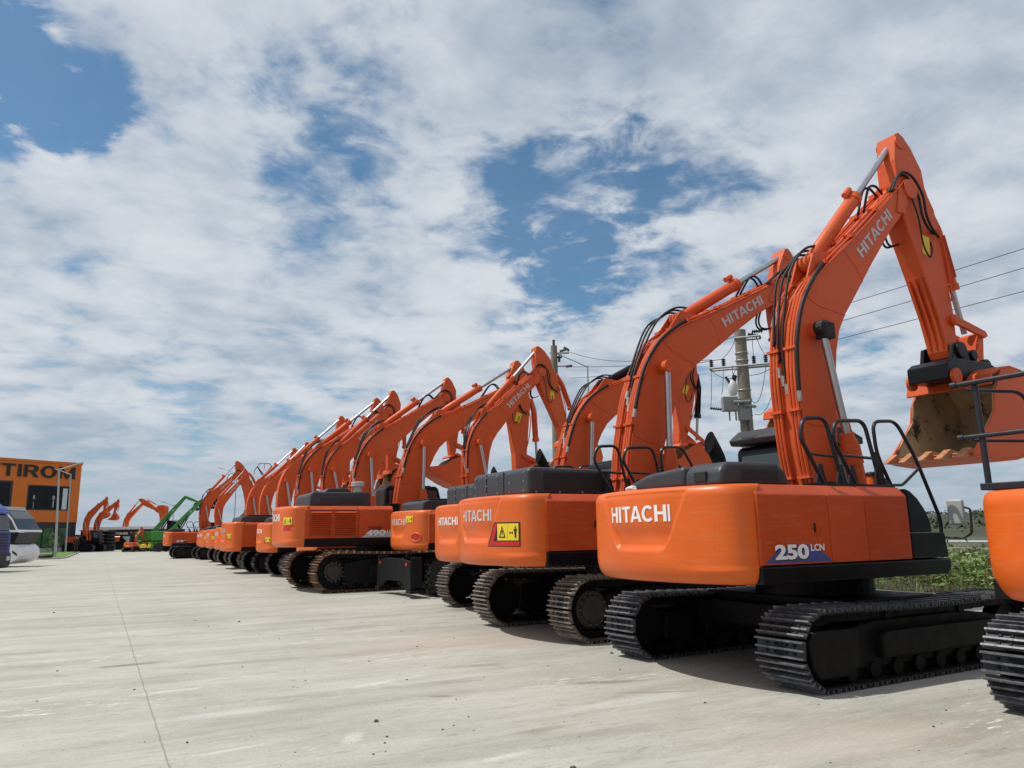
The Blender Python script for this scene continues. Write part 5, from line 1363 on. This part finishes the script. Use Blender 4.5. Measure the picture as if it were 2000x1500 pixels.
for i, (x, y) in enumerate(((-45.9, 97.0), (-45.1, 97.2), (-44.5, 97.1))):
    o = empty('roller', (x, y, 0.004), R(30 * i)); tag(o, ('leftmost small yellow compactor in front of the hall', 'middle small yellow compactor in front of the hall', 'small yellow compactor next to the green handler')[i], 'compactor', 'small yellow compactors')
    q = MB(); q.prism([(-0.35, 0.45), (0.35, 0.45), (0.3, 0.85), (-0.2, 0.95)], -0.25, 0.25); q.build('body', M_['yellow'], o, bevel=0.04)
    q = MB(); q.cyl((0.1, -0.27, 0.24), (0.1, 0.27, 0.24), 0.235, 18); q.build('drum', M_['anthracite'], o, smooth=True, auto=40)
    q = MB(); q.tube(bent([(-0.3, -0.2, 0.6), (-0.8, -0.2, 1.1), (-0.8, 0.2, 1.1), (-0.3, 0.2, 0.6)], 0.05), 0.02, 6); q.build('handle', M_['yellow'], o)

# green material handlers
def handler(label, x, y, rz, P0, P1, P2, cabpos, sc=1.0, wheels=True, grab=True):
    o = empty('material_handler', (x, y, 0.004), R(rz)); tag(o, label, 'material handler', 'green material handlers')
    q = MB(); q.box(-2.3, 2.3, -0.9, 0.9, 0.75, 1.25); q.prism([(-2.5, 0.5), (-2.2, 0.3), (-2.0, 0.9), (-2.3, 1.25)], -1.1, 1.1); q.build('chassis', M_['green'], o, bevel=0.04)
    q = MB(); q.prism([(-2.4, 1.35), (1.6, 1.35), (1.5, 2.1), (-0.2, 2.45), (-2.2, 2.45), (-2.45, 2.2)], -1.15, 0.3); q.cyl((0, 0, 1.2), (0, 0, 1.36), 0.8, 24); q.build('upper_body', M_['green'], o, bevel=0.06)
    for xx in (-1.45, 1.45):
        for yy in (-1.05, 1.05):
            q = MB(); q.lathe([(-0.22, 0.28), (-0.22, 0.5), (-0.1, 0.56), (0.1, 0.56), (0.22, 0.5), (0.22, 0.28)], (xx, yy, 0.56), (0, 1, 0), 24); w_ = q.build('wheel', M_['rubber'], o, smooth=True, auto=40)
            q = MB(); q.lathe([(-0.20, 0.29), (-0.21, 0.24), (-0.12, 0.16), (0.12, 0.16), (0.21, 0.24), (0.20, 0.29)], (xx, yy, 0.56), (0, 1, 0), 18); q.build('rim', M_['grey_box'], w_, smooth=True, auto=40)
    def beam(a, b_, w0_, w1_, th_):
        a = Vector(a); b_ = Vector(b_); t_ = (b_ - a).normalized(); n_ = Vector((-t_.y, t_.x)); md = a + (b_ - a) * 0.45
        return [tuple(a - t_*w0_*0.4), tuple(a - n_*w0_*0.5), tuple(md - n_*w0_*0.62), tuple(b_ - n_*w1_*0.5), tuple(b_ + t_*w1_*0.5), tuple(b_ + n_*w1_*0.5), tuple(md + n_*w0_*0.5), tuple(a + n_*w0_*0.5)]
    q = MB(); q.prism(beam(P0, P1, 0.48, 0.30, 0), -0.22, 0.22); bo_ = q.build('boom', M_['green'], o, bevel=0.02)
    lettering('lettering', 'SENNEBOGEN'[:0] or 'O', lambda a, b_: Vector((P0[0] + (P1[0]-P0[0])*0.62 + a, -0.226, P0[1] + (P1[1]-P0[1])*0.62 + b_ - 0.1)), 0.22, 0.22, M_['white'], bo_, bold=0.02)
    q = MB(); q.prism(beam(P1, P2, 0.32, 0.2, 0), -0.16, 0.16); q.build('arm', M_['green'], o, bevel=0.02)
    q = MB(); a = Vector((P0[0] + 0.6, -0.0, P0[1] - 0.5)); b_ = Vector((P0[0]*0.45 + P1[0]*0.55, 0, P0[1]*0.45 + P1[1]*0.55 - 0.25))
    for yy in (-0.3, 0.3): q.cyl(a + Vector((0, yy, 0)), b_ + Vector((0, yy, 0)), 0.07, 10)
    q.build('boom_cylinder', M_['rail'], o, smooth=True, auto=40)
    q = MB(); c = Vector(cabpos); q.prism([(c.x - 0.65, c.z - 0.7), (c.x + 0.75, c.z - 0.7), (c.x + 0.8, c.z - 0.2), (c.x + 0.55, c.z + 0.75), (c.x - 0.6, c.z + 0.8)], c.y - 0.5, c.y + 0.5); cb_ = q.build('cab', M_['win'], o, bevel=0.05)
    q = MB(); q.box(c.x - 0.67, c.x + 0.6, c.y - 0.52, c.y + 0.52, c.z + 0.8, c.z + 0.88); q.build('cab_roof', M_['silver'], cb_, bevel=0.02)
    if grab:
        q = MB(); p = Vector((P2[0], 0, P2[1]))
        for i in range(5):
            a_ = i * math.tau / 5; d = Vector((math.cos(a_), math.sin(a_), 0))
            q.tube(smooth_path([p, p + d*0.35 - Vector((0,0,0.25)), p + d*0.42 - Vector((0,0,0.7)), p + d*0.12 - Vector((0,0,1.1))], 4), [0.10]*13, 6)
        q.build('grab', M_['anthracite'], o, smooth=True)
    return o
handler('green material handler on wheels with its long boom raised, left of the two', -46.1, 101.0, 2, (-0.6, 2.3), (3.3, 6.85), (4.9, 6.2), (1.6, 0.9, 3.0))
handler('green material handler half hidden by the last excavator, high cab and black grab', -41.4, 95.6, 2, (-0.4, 2.6), (2.9, 6.1), (4.3, 6.2), (4.0, 0.7, 6.3))
for o in bpy.data.objects:
    pass

# old red boom machine leaning behind the green handler
# ------------------------------------------------------------------ person walking by the lawn
def person(label, x, y, rz):
    joints = {'pelvis': (0, 0, 0.95), 'chest': (0, 0, 1.30), 'neck': (0.01, 0, 1.50), 'hl': (0, 0.1, 0.9), 'kl': (0.06, 0.1, 0.5), 'al': (-0.08, 0.1, 0.09), 'tl': (0.05, 0.11, 0.04),
              'hr': (0, -0.1, 0.9), 'kr': (0.12, -0.1, 0.5), 'ar': (0.14, -0.1, 0.09), 'tr': (0.27, -0.11, 0.04), 'sl': (0, 0.19, 1.42), 'el': (-0.06, 0.25, 1.15), 'wl': (0.05, 0.25, 0.92),
              'sr': (0, -0.19, 1.42), 'er': (-0.02, -0.26, 1.15), 'wr': (0.14, -0.22, 0.98), 'hdl': (0.10, 0.25, 0.84), 'hdr': (0.22, -0.21, 0.92), 'head': (0.02, 0, 1.60), 'crown': (0.02, 0, 1.74)}
    rad = {'pelvis': .15, 'chest': .16, 'neck': .06, 'hl': .10, 'kl': .07, 'al': .05, 'tl': .04, 'hr': .10, 'kr': .07, 'ar': .05, 'tr': .04, 'sl': .075, 'el': .05, 'wl': .035, 'sr': .075, 'er': .05, 'wr': .035, 'hdl': .035, 'hdr': .035, 'head': .095, 'crown': .08}
    ed = [('pelvis','chest'),('chest','neck'),('neck','head'),('head','crown'),('pelvis','hl'),('hl','kl'),('kl','al'),('al','tl'),('pelvis','hr'),('hr','kr'),('kr','ar'),('ar','tr'),('chest','sl'),('sl','el'),('el','wl'),('wl','hdl'),('chest','sr'),('sr','er'),('er','wr'),('wr','hdr')]
    ks = list(joints); me = bpy.data.meshes.new('person'); me.from_pydata([joints[k] for k in ks], [(ks.index(a), ks.index(b_)) for a, b_ in ed], []); me.update()
    o = put('person', me); md = o.modifiers.new('skin', 'SKIN')
    for i, k in enumerate(ks): o.data.skin_vertices[0].data[i].radius = (rad[k], rad[k])
    o.data.skin_vertices[0].data[0].use_root = True
    o.modifiers.new('sub', 'SUBSURF').levels = 2; o.modifiers['sub'].render_levels = 2
    M_['clothes'] = mat('dark_clothes', (0.02, 0.015, 0.016), 0.85, var=0.2); M_['skin'] = mat('skin', (0.42, 0.24, 0.16), 0.6, var=0.05)
    me.materials.append(M_['clothes'])
    o.location = (x, y, 0.12); o.rotation_euler = (0, 0, R(rz)); o.scale = (1.02,) * 3
    tag(o, label, 'person')
    q = MB(); q.lathe([(-0.10, 0.02), (-0.07, 0.07), (0, 0.088), (0.06, 0.085), (0.10, 0.06), (0.12, 0.0)], (0.045, 0, 1.64), (0, 0, 1), 14); f_ = q.build('face', M_['skin'], o, smooth=True)
    q = MB(); q.lathe([(-0.02, 0.10), (0.03, 0.108), (0.10, 0.085), (0.13, 0.0)], (0.015, 0, 1.67), (0, 0, 1), 14); q.build('hair', M_['mark'], o, smooth=True)
person('person in dark clothes walking at the corner of the lawn', -48.9, 87.5, -70)

# ------------------------------------------------------------------ lattice pylon top
py_ = empty('pylon', (-48.5, 150, 0.0)); tag(py_, 'distant steel power pylon with a six sided top above the far booms', 'pylon')
q = MB(); q.tube([(0, 0, 0), (0, 0, 13.4)], [0.45, 0.22], 8); q.build('mast', M_['silver'], py_)
q = MB()
def bar_(a, b_, r_=0.07): q.cyl(a, b_, r_, 6)
bar_((0, 0, 13.3), (-1.35, 0, 15.0), 0.12); bar_((0, 0, 13.3), (1.45, 0, 15.0), 0.12); bar_((-0.3, 0, 13.2), (-1.35, 0, 15.0)); bar_((0.3, 0, 13.2), (1.45, 0, 15.0))
bar_((-1.35, 0, 15.0), (-0.95, 0, 15.6)); bar_((1.45, 0, 15.0), (0.95, 0, 15.6)); bar_((-0.95, 0, 15.6), (0.95, 0, 15.6)); bar_((-1.35, 0, 15.0), (-1.9, 0, 14.3)); bar_((-1.9, 0, 14.3), (-1.9, 0, 13.5), 0.05)
bar_((1.45, 0, 15.0), (2.0, 0, 14.2)); bar_((0, 0, 15.6), (0, 0, 14.4), 0.05)
q.build('crossarm', M_['rail'], py_)

# ------------------------------------------------------------------ concrete poles, hardware and wires
def conc_pole(label, x, y, h, r0, r1):
    o = empty('utility_pole', (x, y, 0.0)); tag(o, label, 'utility pole', 'concrete utility poles')
    q = MB(); q.tube([(0, 0, -0.01), (0, 0, h)], [r0, r1], 28); p_ = q.build('shaft', M_['concrete_pole'], o, smooth=True, auto=40)
    return o
def insulator(q, p, d, L_=0.30, r_=0.075):
    d = Vector(d).normalized(); pr = []
    n_ = 5
    for i in range(n_):
        t0 = L_ * i / n_; pr += [(t0, r_ * 0.5), (t0 + L_ * 0.03, r_), (t0 + L_ * 0.11, r_), (t0 + L_ * 0.14, r_ * 0.5)]
    q.lathe([(0, 0.0)] + pr + [(L_, r_ * 0.5), (L_ + 0.01, 0)], p, d, 12)
P1x, P1y = 9.2, 30.0
p1 = conc_pole('concrete utility pole carrying a grey switch box, seen under the boom of the second machine', P1x, P1y, 9.45, 0.29, 0.22)
def addp(name, q, m_, parent, **k): return q.build(name, m_, parent, **k)
ax = Vector((0.93, -0.36, 0)).normalized()      # cross arm direction
q = MB()
def arm_beam(q, c, a0, a1, z, th_=0.045):
    for off in (-0.24, 0.24):
        n_ = Vector((-ax.y, ax.x, 0)) * off
        a = ax * a0 + n_; b_ = ax * a1 + n_
        q.tube([(a.x, a.y, z), (b_.x, b_.y, z)], th_, 4)
    for t_ in (a0, a1):
        a = ax * t_ + Vector((-ax.y, ax.x, 0)) * 0.24; b_ = ax * t_ - Vector((-ax.y, ax.x, 0)) * 0.24
        q.tube([(a.x, a.y, z), (b_.x, b_.y, z)], th_, 4)
arm_beam(q, None, -1.25, 1.30, 7.95); arm_beam(q, None, -0.2, 0.75, 9.1)
addp('crossarm', q, M_['silver'], p1)
for t_, z in ((-1.2, 8.0), (-0.72, 8.0), (0.45, 8.0), (0.90, 8.0), (1.28, 8.0)):
    q = MB(); a = ax * t_; insulator(q, (a.x, a.y, z), (0, 0, 1), 0.36, 0.085); addp('insulator', q, M_['insul'], p1, smooth=True, auto=35)
for t_, z, d in ((0.45, 9.35, (1, -0.3, 0)), (1.05, 8.95, (1, -0.3, -0.05)), (0.3, 9.25, (0.8, -0.5, -0.3))):
    q = MB(); a = ax * t_; insulator(q, (a.x, a.y, z), d, 0.42, 0.08); addp('insulator', q, M_['insul'], p1, smooth=True, auto=35)
q = MB(); q.box(-1.0, -0.42, -0.50, -0.18, 6.12, 6.68); q.box(-0.40, 0.05, -0.45, -0.25, 5.75, 6.35); q.box(-0.9, 0.2, -0.3, 0.2, 6.5, 6.62)
for i in range(3): q.cyl((-0.75 + i * 0.25, -0.35, 5.75), (-0.75 + i * 0.25, -0.35, 6.1), 0.035, 8)
q.cyl((-0.6, -0.55, 6.45), (0.0, -0.60, 6.45), 0.07, 10); q.cyl((-0.2, -0.55, 6.3), (0.3, -0.3, 6.3), 0.06, 10)
addp('switch_box', q, M_['switchgear'], p1, bevel=0.012)
q = MB(); q.lathe([(0, 0.12), (0.12, 0.17), (0.35, 0.18), (0.5, 0.14), (0.62, 0.06), (0.64, 0)], (-0.55, -0.35, 6.75), (0, 0, 1), 18); vt = addp('voltage_transformer', q, M_['porcelain'], p1, smooth=True, auto=40)
q = MB(); insulator(q, (-0.50, -0.35, 7.30), (0.25, 0, 1), 0.26, 0.10); insulator(q, (-0.66, -0.35, 7.25), (-0.6, 0, 1), 0.28, 0.07); addp('bushing', q, M_['insul'], vt, smooth=True, auto=35)
q = MB(); insulator(q, (-1.05, -0.35, 6.2), (-1, 0, 0.12), 0.45, 0.06); addp('insulator', q, M_['insul'], p1, smooth=True)
q = MB()
for z in (6.0, 6.6, 7.0, 8.2, 8.5): q.tube([(0.262 * math.cos(a * math.tau / 20), 0.262 * math.sin(a * math.tau / 20), z) for a in range(20)], 0.015, 5, closed=True)
addp('steel_band', q, M_['silver'], p1)
q = MB()
def droop(a, b_, s_): 
    a = Vector(a); b_ = Vector(b_); return [a.lerp(b_, i / 14) - Vector((0, 0, s_ * 4 * (i / 14) * (1 - i / 14))) for i in range(15)]
def A_(t_, z): v_ = ax * t_; return (v_.x, v_.y, z)
for a, b_, s_ in ((A_(-1.2, 8.35), (-1.5, -0.35, 6.25), 0.55), (A_(-0.72, 8.35), (-1.0, -0.3, 6.8), 0.35), (A_(-0.2, 9.1), A_(-0.72, 8.4), 0.1), (A_(0.9, 8.35), A_(0.55, 9.3), 0.1), (A_(1.28, 8.35), A_(1.2, 9.0), 0.08),
                 (A_(0.9, 8.0), (0.2, -0.3, 6.5), 0.55), (A_(1.45, 8.3), (0.25, -0.3, 6.0), 0.75), (A_(0.0, 7.6), (-0.5, -0.35, 7.55), -0.25), ((-0.5, -0.35, 7.55), (-0.5, -0.3, 7.95), 0), (A_(0.45, 8.35), A_(0.45, 9.3), 0.02), (A_(-1.2, 7.9), A_(-0.2, 7.6), 0.2), (A_(1.2, 7.9), A_(0.2, 7.6), 0.12)):
    q.tube(droop(a, b_, s_), 0.012, 5)
q.tube([(-0.05, -0.30, 5.9), (0.12, -0.30, 0.2)], 0.03, 6)
addp('jumper_cable', q, M_['insul'], p1)
P2 = (2.55, 45.0)
p2 = conc_pole('concrete utility pole further back beside the bent street lamp', P2[0], P2[1], 12.6, 0.30, 0.19)
q = MB(); q.box(-0.25, 0.9, -0.05, 0.05, 12.1, 12.2); q.box(-0.2, 0.9, -0.05, 0.05, 11.3, 11.38); addp('crossarm', q, M_['silver'], p2)
for a, d in (((0, 0, 12.6), (0, 0, 1)), ((0.35, 0, 12.25), (1, 0, 0.3)), ((0.6, 0, 12.5), (1, 0, -0.6)), ((0.3, 0, 11.6), (0, 0, 1)), ((0.7, 0, 11.3), (1, 0, 0.2)), ((0.1, 0, 11.9), (1, 0, 0))):
    q = MB(); insulator(q, a, d, 0.38, 0.09); addp('insulator', q, M_['insul'], p2, smooth=True, auto=35)
def wire(label, a, b_, s_, r_=0.011):
    q = MB(); q.tube(droop(a, b_, s_), r_, 5); tag(q.build('power_line', M_['insul']), label, 'power line', 'overhead power lines')
E_ = (28.0, -4.5)
wire('uppermost overhead line running right from the concrete pole', (P1x + 0.6, P1y - 0.2, 9.35), (E_[0], E_[1], 9.9), 0.25)
wire('middle overhead line running right from the concrete pole', (P1x + 1.3, P1y - 0.5, 8.95), (E_[0] + 0.6, E_[1] - 0.5, 9.75), 0.35)
wire('lowest overhead line running right from the concrete pole', (P1x + 1.4, P1y - 0.5, 8.35), (E_[0] + 0.6, E_[1] - 0.5, 8.3), 0.15)
wire('upper line between the two concrete poles', (P2[0] + 0.7, P2[1], 12.3), (P1x + 0.1, P1y, 9.35), 0.9, 0.014)
wire('middle line between the two concrete poles', (P2[0] + 0.9, P2[1], 11.3), (P1x - 1.2, P1y + 0.4, 8.35), 0.1, 0.014)
wire('lower line between the two concrete poles', (P2[0] + 1.0, P2[1], 10.6), (P1x - 0.7, P1y + 0.3, 8.35), 0.1, 0.014)

# ------------------------------------------------------------------ weeds, fence and litter beyond the yard edge
rg = random.Random(5)
q = MB()
for i in range(8000):
    u = YARD_EDGE + 0.15 + rg.random() ** 1.7 * 15; v_ = -8 + rg.random() * 36
    x_, y_ = uv2(u, v_); h_ = 0.45 + 0.75 * rg.random() * (0.6 + 0.8 * abs(noise.noise(Vector((u * 0.5, v_ * 0.5, 0)))))
    if u > YARD_EDGE + 9: h_ *= 0.7
    ln = Vector((rg.gauss(0, 0.15), rg.gauss(0, 0.15), h_))
    base = Vector((x_, y_, -0.01))
    mi = 0 if rg.random() < 0.6 else (1 if rg.random() < 0.75 else 2)
    sd = Vector((rg.gauss(0, 1), rg.gauss(0, 1), 0)).normalized() * 0.008
    q.add([base - sd, base + sd, base + ln], [(0, 1, 2)], 2 if rg.random() < 0.3 else mi)
    for k in range(rg.randint(5, 9)):
        t_ = 0.25 + 0.75 * rg.random(); p = base + ln * t_
        a = Vector((rg.gauss(0, 1), rg.gauss(0, 1), rg.gauss(0.3, 0.6))).normalized(); s_ = 0.05 + 0.07 * rg.random()
        b_ = a.orthogonal().normalized(); b_.rotate(Matrix.Rotation(rg.random() * 6, 3, a))
        q.add([p, p + a * s_ + b_ * s_ * 0.35, p + a * s_ * 2, p + a * s_ - b_ * s_ * 0.35], [(0, 1, 2, 3)], mi)
tag(q.build('weeds', [M_['leaf'], M_['leaf2'], M_['stem']], fix=False), 'tall green weeds growing along the edge of the concrete yard', 'weeds', kind='stuff')
q = MB()
for i in range(1300):
    u = 112 + rg.random() * 170; v_ = -60 + rg.random() * 480; x_, y_ = uv2(u, v_)
    zz = 7.6 * math.sin(min(1, (u - 110) / 180) * math.pi / 2) * 0.78
    leaves(q, (x_, y_, zz + 0.3), (2.4, 2.4, 0.9), 22, 0.42, rg, 0 if rg.random() < 0.6 else 1)
tag(q.build('scrub', [M_['hill'], M_['leaf3']], fix=False), 'dark scrub bushes covering the far low hill', 'bushes', kind='stuff')
fe = empty('fence', (*uv2(YARD_EDGE + 3.0, 0), 0)); tag(fe, 'wire fence on concrete posts standing in the weeds', 'fence')
for i in range(14):
    a = Vector((*uv2(YARD_EDGE + 3.0, -6 + i * 3), 0)) - fe.location
    q = MB(); q.box(a.x - 0.04, a.x + 0.04, a.y - 0.04, a.y + 0.04, -0.01, 1.15); q.build('post', M_['kerb'], fe)
q = MB()
for z in (0.3, 0.65, 1.0):
    a = Vector((*uv2(YARD_EDGE + 3.0, -6), z)) - fe.location; b_ = Vector((*uv2(YARD_EDGE + 3.0, 33), z)) - fe.location; a.z = b_.z = z
    q.tube([a, b_], 0.006, 4)
q.build('wire', M_['silver'], fe)
q = MB(); a = Vector((*uv2(YARD_EDGE + 24, -30), 0)); b_ = Vector((*uv2(YARD_EDGE + 24, 60), 0)); q.tube([(a.x, a.y, 0.75), (b_.x, b_.y, 0.75)], 0.05, 8)
pipe = q.build('pipe', M_['pale_panel']); tag(pipe, 'long pale pipe running across the field beyond the weeds', 'pipe')
for i, (u, v_, s_) in enumerate(((YARD_EDGE + 5.5, 1.2, 0.5), (YARD_EDGE + 5.6, 2.6, 0.42))):
    x_, y_ = uv2(u, v_); q = MB(); q.prism([(-s_, 0), (s_, 0), (s_, s_ * 0.9), (s_ * 0.4, s_ * 1.1), (s_ * 0.4, s_ * 0.6), (-s_ * 0.3, s_ * 0.6), (-s_ * 0.3, s_ * 1.2), (-s_, s_ * 1.1)], -0.4, 0.4)
    o = q.build('concrete_block', M_['kerb'], bevel=0.02); o.location = (x_, y_, 0.35); o.rotation_euler = (0, 0, R(35 + 20 * i))
    tag(o, ('pale broken concrete block in the weeds, left one', 'pale broken concrete block in the weeds, right one')[i], 'concrete block', 'concrete blocks in the weeds')
